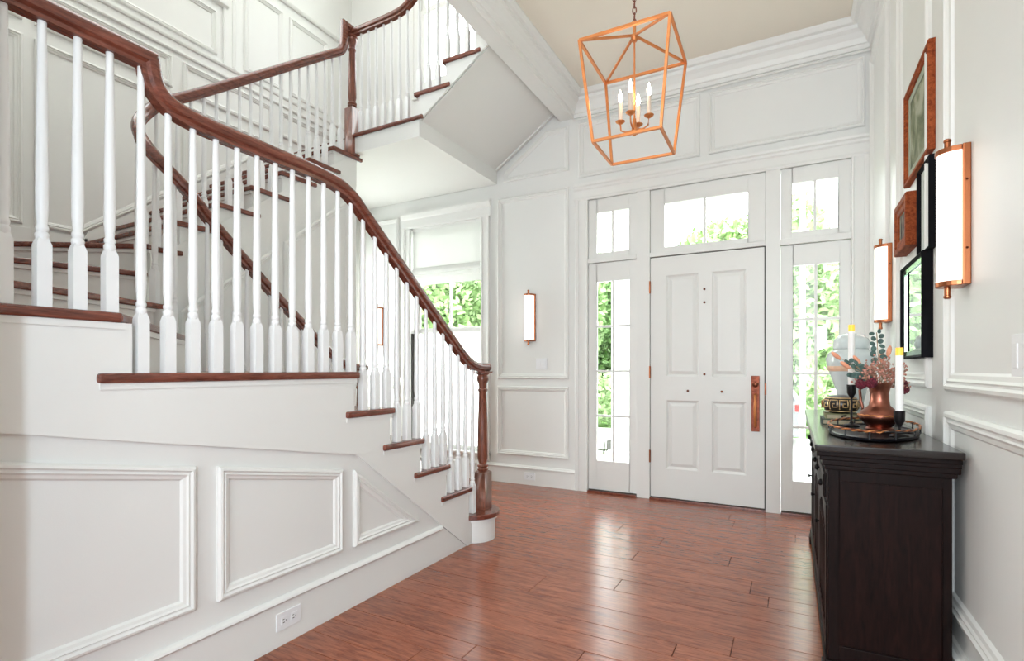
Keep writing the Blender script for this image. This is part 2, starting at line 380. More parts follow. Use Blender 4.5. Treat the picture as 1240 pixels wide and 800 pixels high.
window('window_3', 'two-pane transom above the left sidelight', -1.706, -1.246, 2.197, 2.755, -1.626, -1.316, 2.248, 2.625, 2, 1)
window('window_4', 'wide two-pane transom above the front door', -1.123, -.196, 2.197, 2.755, -1.002, -.323, 2.237, 2.62, 2, 1)
window('window_5', 'two-pane transom above the right sidelight', -.085, .389, 2.197, 2.755, -.006, .311, 2.245, 2.63, 2, 1)
# thresholds
for i, (a, b_) in enumerate([(-1.706, -1.246), (-1.125, -.194), (-.085, .389)]):
    MB().box(a, b_, YF-.03, YF+.12, -.02, .018).build('threshold', MAHO, ent, bevel=.004)
    MB().box(a+.004, b_-.004, YF+.002, YF+.04, .017, .026).build('sill_seal', SEAL, ent)

# front door
dr = sempty('door_1', 'white four-panel front door with copper handle', (-.66, YF, 0))
DX0, DX1, DZ0, DZ1 = -1.120, -.203, .026, 2.146
pans = [(-.98, -.71, 1.09, 1.983), (-.604, -.336, 1.09, 1.983), (-.985, -.706, .28, .885), (-.608, -.335, .28, .885)]
pans = [(-.982, -.708, 1.09, 1.983), (-.606, -.336, 1.09, 1.983), (-.982, -.708, .28, .885), (-.606, -.336, .28, .885)]
b = MB(); holewall(b, DX0, DX1, DZ0, DZ1, pans, lambda u, v, h: mF(u, v, h+.0), -.045); b.build('leaf', TRIM, dr)
MB().box(DX0-.004, DX0+.004, YF+.012, YF+.06, .02, 2.154).box(DX1-.004, DX1+.009, YF+.012, YF+.06, .02, 2.154).box(DX0-.004, DX1+.009, YF+.012, YF+.06, 2.140, 2.154).build('door_seal', SEAL, dr)
for p in pans:
    DM = [(0, 0), (.004, -.002), (.012, -.012), (.018, -.014), (.022, -.016), (.045, -.006), (.05, -.004)]
    q = MB(); rings = [[mF(u, v, h) for u, v in offset(rectp(*p), d)] for d, h in DM]; n = 4
    q.add([pp for r in rings for pp in r], [(j*n+i, j*n+(i+1) % n, (j+1)*n+(i+1) % n, (j+1)*n+i) for j in range(len(DM)-1) for i in range(n)]+[tuple((len(DM)-1)*n+i for i in range(n))])
    q.build('raised_panel', TRIM, dr)
for z in (1.885, 1.13, .383):
    hg = MB().box(-1.128, -1.117, YF-.012, YF+.002, z-.052, z+.052).build('hinge', BRASS, dr)
    MB().lathe([(.007, z-.055), (.007, z+.055)], 10, (-1.123, YF-.014, 0)).build('hinge_pin', BRASS, hg, smooth=.6)
MB().box(-.200, -.188, YF-.014, YF-.008, .95, 1.045).build('strike_plate', BRONZE, dr)
hp = MB().box(-.299, -.237, YF-.012, YF, .648, 1.102).build('handle_plate', PLATEC, dr, bevel=.003); hp['label'] = 'long hammered copper handle plate'
MB().lathe([(.022, 0), (.022, .012), (.012, .016)], 16, (-.268, YF-.012, 1.03), axis=Matrix.Rotation(pi/2, 3, 'X')).build('thumb_turn', BRONZE, hp, smooth=.6)
MB().tube([(-.268, YF-.012, .95), (-.268, YF-.045, .94), (-.268, YF-.06, .88), (-.268, YF-.058, .78), (-.268, YF-.04, .70), (-.268, YF-.012, .69)], .011, 10).build('grip', GILT, hp, smooth=1)
for x, z in [(-.663, 1.838), (-.663, 1.725), (-.663, 1.113), (-.799, .969), (-.525, .968)]:
    MB().lathe([(.010, 0), (.010, .006), (.004, .010)], 12, (x, YF, z), axis=Matrix.Rotation(pi/2, 3, 'X')).build('stud', BRONZE, dr, smooth=.6)

# stair window (lower floor)
tw = sempty('trim_4', 'white casing round the window beside the staircase', (-3.35, YF, 0))
vcasing(-2.885, -2.785, .2, 2.751, tw); vcasing(-3.83, -3.93, .2, 2.751, tw)
strip([(2.75, 0), (2.75, .016), (2.77, .02), (2.85, .018), (2.86, .03), (2.90, .045), (2.92, .045), (2.93, 0)], -3.95, -2.77, mF, 'header', TRIM, tw)
strip([(.245, 0), (.245, .03), (.27, .045), (.285, .045), (.285, 0)], -3.93, -2.785, mF, 'sill', TRIM, tw)
window('window_6', 'tall window with linen shade beside the stairs', -3.826, -2.889, .285, 1.60, -3.775, -2.94, .33, 1.565, 1, 1, depth=-.05, gl=GLARE)
window('window_7', 'upper sash behind the linen shade', -3.826, -2.889, 1.57, 2.745, -3.775, -2.93, 1.62, 2.70, 2, 1, depth=-.085)
MB().box(-3.828, -3.821, YF+.002, YF+.05, .34, 1.56).build('sash_track', SEAL, tw)
rs = thing('roman_shade', 'white linen roman shade half lowered in the stair window', 'window shade', (-3.36, YF+.02, 2.72))
MB().box(-3.81, -2.905, YF+.012, YF+.016, 2.25, 2.745).build('shade_cloth', LINEN, rs)
pr = [(2.30, -.0), (2.285, .012), (2.255, .02), (2.235, .012), (2.225, .0), (2.215, .014), (2.185, .022), (2.17, .01), (2.10, .004), (2.10, -.002), (2.17, -.004), (2.225, -.01), (2.30, -.008)]
strip([(v, h-.012) for v, h in pr], -3.812, -2.903, mF, 'folded_hem', LINEN, rs)
MB().box(-3.815, -2.90, YF+.008, YF+.05, 2.72, 2.75).build('head_rail', TRIM, rs)
# upstairs windows
window('window_8', 'bright upstairs window above the landing', -3.72, -2.62, 4.35, 5.21, -3.67, -2.67, 4.40, 5.17, 1, 1, depth=-.03)
window('window_9', 'upper sash of the upstairs landing window', -3.72, -2.62, 5.21, 6.2, -3.67, -2.67, 5.26, 6.15, 2, 1, depth=-.06)
window('window_10', 'high window in the stairwell wall', 1.3, 3.06, 4.62, 6.3, 1.36, 3.0, 4.68, 6.24, 2, 2, mp=mL, depth=-.03)
window('window_11', 'added unseen window of the passage under the landing', 3.72, 4.52, .55, 2.5, 3.78, 4.46, .61, 2.44, 2, 3, mp=mL, depth=-.02)  # out of view, added to let fill light in under the landing
tu = sempty('trim_5', 'casing round the high stairwell window', (XL, 3.1, 4.5))
vcasing(3.06, 3.18, 4.04, 6.5, tu, mp=mL)
strip([(4.575, 0), (4.575, .02), (4.59, .04), (4.62, .045), (4.62, 0)], 1.2, 3.10, mL, 'sill', TRIM, tu)
vcasing(-3.72, -3.80, 4.2, 6.3, tu)

# right wall mouldings
for r_ in [(3.86, 4.62, 1.075, 3.42), (2.77, 3.50, 1.075, 3.42), (-.2, 2.49, 1.075, 3.42), (3.86, 4.62, .285, 1.0), (2.77, 3.50, .285, 1.0), (-.2, 2.49, .285, 1.0)]:
    mould(rectp(*r_), mR, [(d*1.35, h) for d, h in PM], parent=wr)

# left wall mouldings: row A under the belt, belt, upstairs rows
BELT = [(3.92, 0), (3.92, .016), (3.93, .022), (3.95, .018), (4.0, .018), (4.005, .03), (4.02, .036), (4.03, .036), (4.035, 0)]
strip(BELT, .36, 4.69, mL, 'belt_moulding', TRIM, wl)
for a, b_ in [(.5, 1.60), (1.665, 2.60), (2.69, 3.60), (3.69, 4.6)]:
    mould(rectp(a, b_, 3.60, 3.87), mL, PM, parent=wl)
mould([(.5, 2.17), (1.60, 2.17), (1.60, 3.50), (.5, 3.50)], mL, PM, parent=wl)
mould([(1.665, 2.17), (1.93, 2.17), (2.60, 2.68), (2.60, 3.50), (1.665, 3.50)], mL, PM, parent=wl)
mould([(2.69, 2.75), (3.50, 3.35), (3.50, 3.50), (2.69, 3.50)], mL, PM, parent=wl)
mould(rectp(.6, 3.0, 4.09, 4.50), mL, PM, parent=wl)
mould(rectp(3.28, 3.72, 4.09, 4.92), mL, PM, parent=wl)
mould(rectp(3.80, 4.32, 4.09, 4.92), mL, PM, parent=wl)
strip([(5.03, 0), (5.03, .02), (5.045, .03), (5.06, .035), (5.07, .035), (5.07, 0)], 3.2, 4.69, mL, 'wainscot_cap', TRIM, wl)
# raking skirt along flights (left wall)
b = MB(); b.prism([(1.90, 2.02), (1.98, 2.20), (3.45, 3.31), (4.69, 3.42), (4.69, 3.20), (3.45, 3.0), (1.95, 1.95)], 0, .018, mL); b.build('skirt_board', TRIM, wl, bevel=.003)
MB().prism(rectp(.36, 1.98, 1.5, 2.15), 0, .018, mL).build('skirt_board', TRIM, wl, bevel=.003)

# ------------------------------------------------------------------ staircase
R_ = .1905
st = thing('staircase', 'white winding staircase with mahogany treads and handrails', 'staircase', (-2.5, 3.0, 0))
NOSE = {1: 3.235, 2: 2.92, 3: 2.668, 4: 2.412, 5: 2.158, 6: 1.902}
TT, OV = .032, .028
def slab(poly, z, name='tread', m=None, t=TT, bev=.012):
    return MB().prism(poly, z-t, z, mZ).build(name, m or MAHO, st, bevel=bev, seg=3)
XI = -3.07
def riser(p, q, z, side=1):
    # p,q nose line ends; riser set back by OV towards 'back' side
    p, q = Vector(p), Vector(q); d = (q-p).normalized(); nrm = Vector((-d.y, d.x))*side
    a, b_ = p+nrm*OV, q+nrm*OV; c, e = b_+nrm*.02, a+nrm*.02
    MB().prism([a, b_, c, e], z-R_, z-TT+.001, mZ).build('riser', TRIM, st)
    a2, b2 = p+nrm*(OV-.012), q+nrm*(OV-.012)
    MB().prism([a2, b2, b_, a], z-TT-.02, z-TT, mZ).build('scotia', TRIM, st)
# bullnose step
def bull(r, x0, x1, yc, n=14):
    pts = [(x0+r*cos(a), yc+r*sin(a)) for a in [pi/2+pi*i/n for i in range(n+1)]]
    pts += [(x1+r*cos(a), yc+r*sin(a)) for a in [-pi/2+pi*i/n for i in range(n+1)]]
    return pts
MB().prism(bull(.145, -3.03, -1.94, 3.06), 0, R_-TT, mZ).build('riser', TRIM, st, smooth=.6)
MB().prism(bull(.157, -3.03, -1.94, 3.06), R_-TT-.02, R_-TT, mZ).build('scotia', TRIM, st, smooth=.6)
slab(bull(.175, -3.03, -1.94, 3.06), R_, bev=.008)
for n in range(2, 6):
    y0, y1 = NOSE[n], NOSE[n+1]-OV; zb = n*R_
    slab([(XI-.03, y0), (-1.86, y0), (-1.86, y1-.055), (XS, y1-.055), (XS, y1-.01), (XI, y1-.01), (XI, y1-.055), (XI-.03, y1-.055)], zb)
    riser((-1.885, y0), (XI+.005, y0), zb, side=1)
CW = (-3.255, 1.825)
def cp(a, r=.17): return (CW[0]+r*cos(radians(a)), CW[1]+r*sin(radians(a)))
L7o, L7i = (-1.862, .872), (-3.088, 1.862)
L8o, L8i = (-2.605, .352), cp(-50)
L9o, L9i = (-3.60, .352), cp(-92)
L10o, L10i = (-4.745, .83), cp(-140)
L11o, L11i = (-4.745, 1.90), (-3.41, 1.90)
slab([(XI-.03, 1.902), (-1.86, 1.902), (-1.86, .807), (XS, .807), (-1.90, .86), (-3.06, 1.79), (XI-.02, 1.83)], 6*R_)
riser((-1.885, 1.902), (XI+.005, 1.902), 6*R_, 1)
slab([L7o, (-1.86, .352), L8o, L8i, cp(-25), cp(0)], 7*R_)
slab([L8i, L8o, (-3.65, .352), L9i, cp(-70)], 8*R_)
slab([L9i, L9o, (-4.745, .352), (-4.745, .86), L10i, cp(-115)], 9*R_)
slab([L10i, L10o, (-4.745, 1.94), (-3.41, 1.94), cp(-165)], 10*R_)
riser((-1.89, .895), L7i, 7*R_, 1) if False else None
def riser2(o_, i_, z):
    # white board under a winder nosing, set back on the uphill (clockwise) side
    o_, i_ = Vector(o_), Vector(i_); d = (i_-o_).normalized(); nrm = Vector((d.y, -d.x))
    # uphill side: treads climb clockwise seen from above, i.e. towards -y then -x then +y
    m_ = (o_+i_)/2; up_dir = nrm
    ref = Vector((-3.255, 1.825))
    if (m_-ref).cross(up_dir) > 0: up_dir = -up_dir
    a, b_ = o_+up_dir*OV, i_+up_dir*OV
    MB().prism([a, b_, b_+up_dir*.02, a+up_dir*.02], z-R_, z-TT+.001, mZ).build('riser', TRIM, st)
    a2, b2 = o_+up_dir*(OV-.012), i_+up_dir*(OV-.012)
    MB().prism([a2, b2, b_, a], z-TT-.02, z-TT, mZ).build('scotia', TRIM, st)
riser2((-1.92, .918), L7i, 7*R_)
riser2(L8o, L8i, 8*R_); riser2(L9o, L9i, 9*R_); riser2(L10o, L10i, 10*R_)
N2 = {11+k: 1.90+.255*k for k in range(7)}
for n in range(11, 17):
    y0, y1 = N2[n], N2[n+1]+OV
    slab([(-4.745, y0), (-3.41, y0), (-3.41, y1+.055), (-3.44, y1+.055), (-3.44, y1+.01), (-4.745, y1+.01)], n*R_)
    riser((-3.445, y0), (-4.745, y0), n*R_, -1)
riser((-3.445, 3.43), (-4.745, 3.43), 17*R_, -1)
# quarter landing and upper flight
slab([(-4.745, 3.43), (-3.42, 3.43), (-3.42, 3.40), (-2.66, 3.40), (-2.66, 3.43), (-2.70, 3.43), (-2.70, 4.695), (-4.745, 4.695)], 17*R_)
NX = {18: -2.747, 19: -2.463, 20: -2.18, 21: -1.897}
for n in (18, 19, 20):
    x0, x1 = NX[n], NX[n+1]+OV
    slab([(x0, 3.40), (x1+.045, 3.40), (x1+.045, 3.417), (x1+.01, 3.417), (x1+.01, 4.695), (x0, 4.695)], n*R_)
for n in (18, 19, 20, 21):
    riser((NX[n], 4.69), (NX[n], 3.435), n*R_, 1)
MB().box(-4.745, -2.70, 3.43, 4.695, 3.07, 17*R_-TT+.02).build('landing_soffit', SOFF, st)
MB().box(-3.44, -2.70, 3.418, 3.432, 3.068, 17*R_-TT).build('fascia', TRIM, st)
def saw3(zl):
    t = [(-1.985, zl[1]), (-2.70, zl[0]), (-2.70, 18*R_-TT)]
    for n in (19, 20): t += [(NX[n]+OV, (n-1)*R_-TT), (NX[n]+OV, n*R_-TT)]
    return t+[(-1.985, 20*R_-TT)]
MB().prism(saw3((3.21, 3.685)), 3.432, 4.695, lambda u, v, h: (u, h, v)).build('flight_soffit', SOFF, st)
MB().prism(saw3((3.195, 3.668)), 3.418, 3.432, lambda u, v, h: (u, h, v)).build('fascia', TRIM, st)
MB().prism([(-1.99, 3.662), (-2.69, 3.197), (-2.69, 3.22), (-1.99, 3.69)], 3.44, 3.47, lambda u, v, h: (u, h, v)).build('soffit_bead', TRIM, st)
MB().prism([(-1.99, 3.662), (-2.69, 3.197), (-2.69, 3.22), (-1.99, 3.69)], 4.66, 4.69, lambda u, v, h: (u, h, v)).build('soffit_bead', TRIM, st)

# side walls that carry the stair
def saw1(e):
    t = [(3.04, R_-TT), (NOSE[2]-OV-e, R_-TT)]
    for n in range(2, 7):
        t += [(NOSE[n]-OV-e, n*R_-TT)]
        if n < 6: t += [(NOSE[n+1]-OV-e, n*R_-TT)]
    return t
t = saw1(.004)+[(.905, 6*R_-TT), (.905, 7*R_-TT), (.352, 7*R_-TT), (.352, 0), (3.04, 0)]
wst = struct(MB().prism(t, 0, -.09, mS).build('wall_stair', WALL), 'white panelled side wall below the staircase')
t = saw1(.004)+[(1.83, 6*R_-TT), (1.83, 0), (3.04, 0)]
struct(MB().prism(t, 0, .06, lambda u, v, h: (XI+h, u, v)).build('wall_stair', WALL))
# stringer skirt standing proud of the lower wall
grv = [(.352, 1.03), (.591, .983), (1.013, .902), (1.893, .738), (2.60, .205), (3.0, .0)]
tp = [(3.0, R_-TT-.0), (NOSE[2]-OV, R_-TT)]
for n in range(2, 7):
    tp += [(NOSE[n]-OV, n*R_-TT)]
    if n < 6: tp += [(NOSE[n+1]-OV, n*R_-TT)]
tp += [(.905, 6*R_-TT), (.905, 7*R_-TT), (.352, 7*R_-TT)]
poly = tp+grv[:-1]+[(2.875, 0), (2.925, 0)]
MB().prism(poly, 0, .014, mS).build('stringer_skirt', TRIM, wst)
bs = [(.352, 0), (.352, .155), (2.66, .155), (2.875, 0)]
MB().prism([(.352, 0), (.352, .18), (2.63, .18), (2.875, 0)], 0, .0065, mS).build('skirting', TRIM, wst)
strip([(.178, .004), (.182, .018), (.190, .024), (.198, .02), (.204, .012), (.206, 0)], .352, 2.60, mS, 'skirting_cap', TRIM, wst)
def sl(y): return .738+(1.893-y)*.188
mould([(.40, .295), (1.111, .295), (1.111, sl(1.111)-.078), (.40, sl(.40)-.078)], mS, PM, parent=wst)
mould([(1.193, .292), (1.803, .292), (1.803, sl(1.803)-.075), (1.193, sl(1.193)-.075)], mS, PM, parent=wst)
mould([(1.877, .29), (2.38, .29), (1.877, .665)], mS, PM, parent=wst)
# scotia along outer tread sides
for n in range(2, 6): MB().box(XS, XS+.018, NOSE[n+1]-OV-.05, NOSE[n]-.012, n*R_-TT-.02, n*R_-TT).build('scotia', TRIM, st)
MB().box(XS, XS+.018, .815, 1.89, 6*R_-TT-.02, 6*R_-TT).build('scotia', TRIM, st)
MB().box(XS, XS+.018, .352, .885, 7*R_-TT-.02, 7*R_-TT).build('scotia', TRIM, st)
# inner wall under flight two, and drum
t = [(1.825, 10*R_-TT), (1.904+OV, 10*R_-TT)]
for n in range(11, 17): t += [(N2[n]+OV+.004, n*R_-TT), (N2[n+1]+OV+.004, n*R_-TT)]
t += [(3.458, 17*R_-TT-.2), (3.458, 0), (1.825, 0)]
wsw = struct(MB().prism(t, 0, -.09, mW).build('wall_stairwell', WALL), 'inner stair wall with raking panels seen through the balusters')
MB().prism([(1.90, 1.93)]+[(3.455, 3.09)]+[(3.455, 2.78), (1.90, 1.56)], 0, .008, mW).build('stringer_skirt', TRIM, wsw)
for a, b_ in [(1.93, 2.62), (2.70, 3.38)]:
    zz = lambda y: 1.50+(y-1.90)*.785
    mould([(a, .3), (b_, .3), (b_, zz(b_)), (a, zz(a))], mW, PM, parent=wsw)
for n, a0, a1 in [(6, 0, -18), (7, -18, -50), (8, -50, -92), (9, -92, -140), (10, -140, -180)]:
    k = max(2, int(abs(a1-a0)/9)); ps = [cp(a0+(a1-a0)*i/k, .185) for i in range(k+1)]+[cp(a1+(a0-a1)*i/k, .225) for i in range(k+1)]
    MB().prism(ps, 0, n*R_-TT, mZ).build('curved_string', TRIM, wsw, smooth=.4)

# handrails
HP = [(-.020, -.034), (-.020, -.020), (-.031, -.012), (-.034, .002), (-.030, .016), (-.018, .029), (0, .033), (.018, .029), (.030, .016), (.034, .002), (.031, -.012), (.020, -.020), (.020, -.034)]
def sweep(path, name, m, prof=HP, parent=None, side0=None):
    P = [Vector(p) for p in path]; n = len(P); b = MB(); vs = []; last = side0
    for i, p in enumerate(P):
        d1 = (P[i]-P[i-1]).normalized() if i else None; d2 = (P[i+1]-P[i]).normalized() if i < n-1 else None
        if d1 is None: d1 = d2
        if d2 is None: d2 = d1
        t = (d1+d2).normalized(); h = Vector((t.x, t.y, 0))
        if h.length > .05 and last is None or (h.length > .25): last = Vector((t.y, -t.x, 0)).normalized()
        sd = last; upv = sd.cross(t).normalized(); k = 1/max(.5, d1.dot(t))
        for s, u in prof: vs.append(p+sd*s+upv*u*k)
    m_ = len(prof); fs = [(i*m_+j, i*m_+(j+1) % m_, (i+1)*m_+(j+1) % m_, (i+1)*m_+j) for i in range(n-1) for j in range(m_)]
    fs += [tuple(range(m_)), tuple((n-1)*m_+j for j in range(m_))]
    return b.add(vs, fs).build(name, m, parent, smooth=.5)
def smooth_path(P, it=2):
    P = [Vector(p) for p in P]
    for _ in range(it):
        Q = [P[0]]
        for a, b_ in zip(P, P[1:]): Q += [a.lerp(b_, .25), a.lerp(b_, .75)]
        Q.append(P[-1]); P = Q
    return P
XB = -1.90
# near (outer) rail, heights at rail centre
near = smooth_path([(XB, 3.17, 1.165), (XB, 3.05, 1.165), (XB, 2.93, 1.195), (XB, 2.80, 1.285), (XB, 1.97, 1.93), (XB, 1.86, 2.015), (XB, 1.72, 2.045), (XB, 1.30, 2.045), (XB, 1.14, 2.045), (XB, 1.03, 2.06), (XB, .985, 2.10), (XB, .972, 2.14)], 2)
near += [Vector((XB, .965, 2.187)), Vector((XB, .36, 2.187))]
sweep(near, 'handrail', MAHO, parent=st)
# inner rail: flight one, spiral round the well, flight two, gooseneck
xi = -3.052
inner = [(xi, 3.17, 1.165), (xi, 3.05, 1.165), (xi, 2.93, 1.195), (xi, 2.80, 1.275), (xi, 2.55, 1.475), (xi, 2.30, 1.675), (xi, 1.95, 1.985), (xi, 1.86, 2.07)]
inner = smooth_path(inner, 2)
for i in range(0, 19):
    a = -180*i/18; inner.append(Vector((CW[0]+.204*cos(radians(a)), CW[1]+.204*sin(radians(a)), 2.11+.70*i/18)))
x2 = CW[0]-.204
inner += smooth_path([(x2, 1.86, 2.835), (x2, 1.98, 2.915), (x2, 2.4, 3.235), (x2, 3.18, 3.835), (x2, 3.28, 3.90), (x2, 3.325, 3.97), (x2, 3.335, 4.06)], 2)
inner += [Vector((x2, 3.34, 4.175)), Vector((x2, 3.43, 4.175))]
sweep(inner, 'handrail', MAHO, parent=st)
rail3 = smooth_path([(x2, 3.43, 4.15), (-2.98, 3.43, 4.15), (-2.84, 3.43, 4.18), (-2.7, 3.43, 4.29), (-2.0, 3.43, 4.76)], 2)
sweep(rail3, 'handrail', MAHX, parent=st)

def newel(x, y, z0, zb, zt):
    b = MB(); h = .046
    b.box(x-h, x+h, y-h, y+h, z0, zb)
    b.add([(x-h, y-h, zb), (x+h, y-h, zb), (x+h, y+h, zb), (x-h, y+h, zb), (x-.03, y-.03, zb+.012), (x+.03, y-.03, zb+.012), (x+.03, y+.03, zb+.012), (x-.03, y+.03, zb+.012)],
          [(0, 1, 5, 4), (1, 2, 6, 5), (2, 3, 7, 6), (3, 0, 4, 7), (4, 5, 6, 7)])
    pf = [(.030, zb+.008), (.038, zb+.016), (.040, zb+.026), (.033, zb+.034), (.040, zb+.042), (.040, zb+.052), (.028, zb+.062), (.036, zb+.10), (.037, zb+.2), (.034, zb+.35), (.027, zt-.14),
          (.034, zt-.13), (.034, zt-.118), (.027, zt-.11), (.030, zt-.08), (.042, zt-.055), (.042, zt-.03), (.034, zt-.02), (.046, zt-.012), (.046, zt)]
    b.lathe(pf, 18, (x, y, 0))
    o = b.build('newel_post', MAHX, st, smooth=.7); o['label'] = 'mahogany newel post'; return o
newel(XB-.005, 3.115, R_, .44, 1.135); newel(xi, 3.115, R_, .44, 1.135); newel(x2, 3.43, 3.05, 3.47, 4.12)
MB().box(XB-.05, XB+.045, 3.065, 3.172, 1.128, 1.142).build('newel_cap', MAHO, st, bevel=.004)

def zrail(path, key, v):
    best = None
    for a, b_ in zip(path, path[1:]):
        k0, k1 = a[key], b_[key]
        if min(k0, k1)-1e-9 <= v <= max(k0, k1)+1e-9 and abs(k1-k0) > 1e-6:
            return a.z+(b_.z-a.z)*(v-k0)/(k1-k0)
    return min(path, key=lambda p: abs(p[key]-v)).z
def baluster(x, y, zb, zt, rot=0):
    b = MB(); h = .0175; H = .18
    c, s = cos(rot), sin(rot)
    def q(r, z): return [(x+r*(sx*c-sy*s), y+r*(sx*s+sy*c), z) for sx, sy in ((-1, -1), (1, -1), (1, 1), (-1, 1))]
    vs = q(h, zb)+q(h, zb+H)+q(.011, zb+H+.022)
    b.add(vs, [(3, 2, 1, 0), (0, 1, 5, 4), (1, 2, 6, 5), (2, 3, 7, 6), (3, 0, 4, 7), (4, 5, 9, 8), (5, 6, 10, 9), (6, 7, 11, 10), (7, 4, 8, 11), (8, 9, 10, 11)])
    pf = [(.013, zb+H+.012), (.0165, zb+H+.025), (.0165, zb+H+.033), (.0125, zb+H+.038), (.0155, zb+H+.045), (.0155, zb+H+.052), (.012, zb+H+.058), (.0155, zb+H+.10), (.0158, zb+H+.16), (.0145, zb+H+.30), (.0105, zt)]
    b.lathe(pf, 10, (x, y, 0)); return b.build('baluster', BALW, st, smooth=.8)
ys = []
for n in range(2, 6):
    for k in range(3): ys.append((n, NOSE[n]-.03-.0855*k))
for n, y in ys+[(1, 2.975)]:
    baluster(XB, y, n*R_-.002, zrail(near, 1, y)-.028); baluster(xi, y, n*R_-.002, zrail(inner[:len(inner)//2], 1, y)-.028)
for k in range(12): baluster(XB, 1.876-.0848*k, 6*R_-.002, zrail(near, 1, 1.876-.0848*k)-.028)
for y in (.853, .769, .684, .599, .515, .43): baluster(XB, y, 7*R_-.002, 2.155)
baluster(xi, 1.872, 6*R_-.002, 2.03)
spir = inner
for a in (-8, -36, -64, -92, -120, -148, -174):
    n = 7 if a > -50 else 8 if a > -92 else 9 if a > -140 else 10
    zt = 2.11+.70*(-a)/180-.028
    baluster(CW[0]+.204*cos(radians(a)), CW[1]+.204*sin(radians(a)), n*R_-.002, zt, radians(a))
up2 = [p for p in inner if abs(p.x-x2) < .001 and p.z > 2.8]
for n in range(11, 17):
    for k in range(3):
        y = N2[n]+.03+.0855*k
        if y < 3.36: baluster(x2, y, n*R_-.002, zrail(up2, 1, y)-.028)
for k in range(7): baluster(-3.36+.0865*k, 3.44, 17*R_-.002, zrail(rail3, 0, -3.36+.0865*k)-.028)
for n in (18, 19, 20):
    for k in range(3):
        x = NX[n]+.03+.0945*k; baluster(x, 3.44, n*R_-.002, zrail(rail3, 0, x)-.028)

# ------------------------------------------------------------------ electrical plates
def outlet(label, mp, u, v, rot=True, group=None):
    t = thing('wall_outlet', label, 'outlet', mp(u, v, 0), group)
    MB().prism(rectp(u-.06, u+.06, v-.037, v+.037), .018, .024, mp).build('cover_plate', PLATE, t, bevel=.002)
    for s in (-1, 1):
        r = MB().prism(rectp(u+s*.024-.016, u+s*.024+.016, v-.017, v+.017), .0235, .0255, mp).build('socket', PLATE, t, bevel=.001)
        q = MB(); q.prism(rectp(u+s*.024-.008, u+s*.024-.001, v+.005, v+.008), .0245, .0262, mp).prism(rectp(u+s*.024-.008, u+s*.024+.001, v-.008, v-.005), .0245, .0262, mp).prism(rectp(u+s*.024+.006, u+s*.024+.010, v-.002, v+.002), .0245, .0262, mp)
        q.build('slot', SLOT, r)
outlet('white double outlet in the skirting under the stair panels', lambda u, v, h: (XS+h-.012, u, v), 1.503, .103)
outlet('white double outlet low on the wall left of the front door', mF, -2.313, .088)
def switch(label, mp, u, v, w=.06):
    t = thing('light_switch', label, 'switch', mp(u, v, 0))
    MB().prism(rectp(u-w, u+w, v-.056, v+.056), 0, .007, mp).build('cover_plate', PLATE, t, bevel=.002)
    for s in (-1, 1): MB().prism(rectp(u+s*.026-.016, u+s*.026+.016, v-.032, v+.032), .006, .010, mp).build('rocker', PLATE, t, bevel=.002)
switch('white two-gang switch plate right of the wall sconce by the door', mF, -2.191, 1.208)
switch('white switch plate at the right edge of the console wall', mR, 1.78, 1.19)

# ------------------------------------------------------------------ sconces
def sconce(label, mp, u, z0, z1, group):
    t = thing('wall_sconce', label, 'sconce', mp(u, (z0+z1)/2, 0), group)
    MB().prism(rectp(u-.06, u+.06, z0, z1), 0, .022, mp).build('backplate', BRASS, t, bevel=.003)
    hc = [(u+.05*cos(a), .022+.058*sin(a)) for a in [pi*i/14 for i in range(15)]]
    MB().prism([(a, b_) for a, b_ in hc], z0+.016, z1-.016, lambda a, b_, h: mp(a, h, b_)).build('glass_shade', SHADEG, t, smooth=.5)
    hc2 = [(u+.054*cos(a), .022+.062*sin(a)) for a in [pi*i/14 for i in range(15)]]
    for a_, b_ in ((z0, z0+.017), (z1-.017, z1)):
        MB().prism(hc2, a_, b_, lambda a, c, h: mp(a, h, c)).build('end_cap', BRASS, t, bevel=.002)
    for s, zz in ((-1, z0), (1, z1)):
        c = mp(u, zz, .05); MB().lathe([(.009, 0), (.009, s*.028), (.011, s*.030), (.011, s*.036), (.007, s*.040)], 12, c).build('finial', BRASS, t, smooth=.6)
    for zz in (z0+.12, z1-.12):
        for s in (-1, 1):
            c = mp(u+s*.06, zz, .011); MB().ball(c, .004, 8, 4).build('screw', BRONZE, t)
    return t
G = 'copper wall sconces'
sconce('copper wall sconce lit beside the framed pictures, nearest the camera', mR, 2.276, 1.435, 1.90, G)
sconce('copper wall sconce lit beyond the pictures near the door corner', mR, 3.82, 1.435, 1.90, G)
sconce('copper wall sconce between the front door and the stair window', mF, -2.314, 1.435, 1.905, G)
sconce('copper wall sconce left of the stair window, seen through balusters', mF, -4.29, 1.435, 1.88, G)

# ------------------------------------------------------------------ lantern
LX, LY = -.694, 2.579
ln = thing('lantern_chandelier', 'tapered copper cage lantern with four candle lights hanging on a chain', 'chandelier', (LX, LY, 2.26))
zt_, zb_, ra, rb, ph = 2.733, 2.258, .300, .229, 3.944
zap = 2.815
T = [Vector((LX+ra*cos(ph+k*pi/2), LY+ra*sin(ph+k*pi/2), zt_)) for k in range(4)]
Bq = [Vector((LX+rb*cos(ph+k*pi/2), LY+rb*sin(ph+k*pi/2), zb_)) for k in range(4)]
ap = Vector((LX, LY, zap))
for k in range(4):
    for a, b_ in ((T[k], T[(k+1) % 4]), (Bq[k], Bq[(k+1) % 4]), (T[k], Bq[k]), (T[k], ap)):
        MB().tube([a, b_], .0088 if b_ is not ap else .007, 4).build('cage_bar', GILT, ln)
MB().lathe([(.012, zap-.03), (.018, zap-.02), (.018, zap), (.008, zap+.01), (.008, zap+.045)], 12, (LX, LY, 0)).build('hub', GILT, ln, smooth=.6)
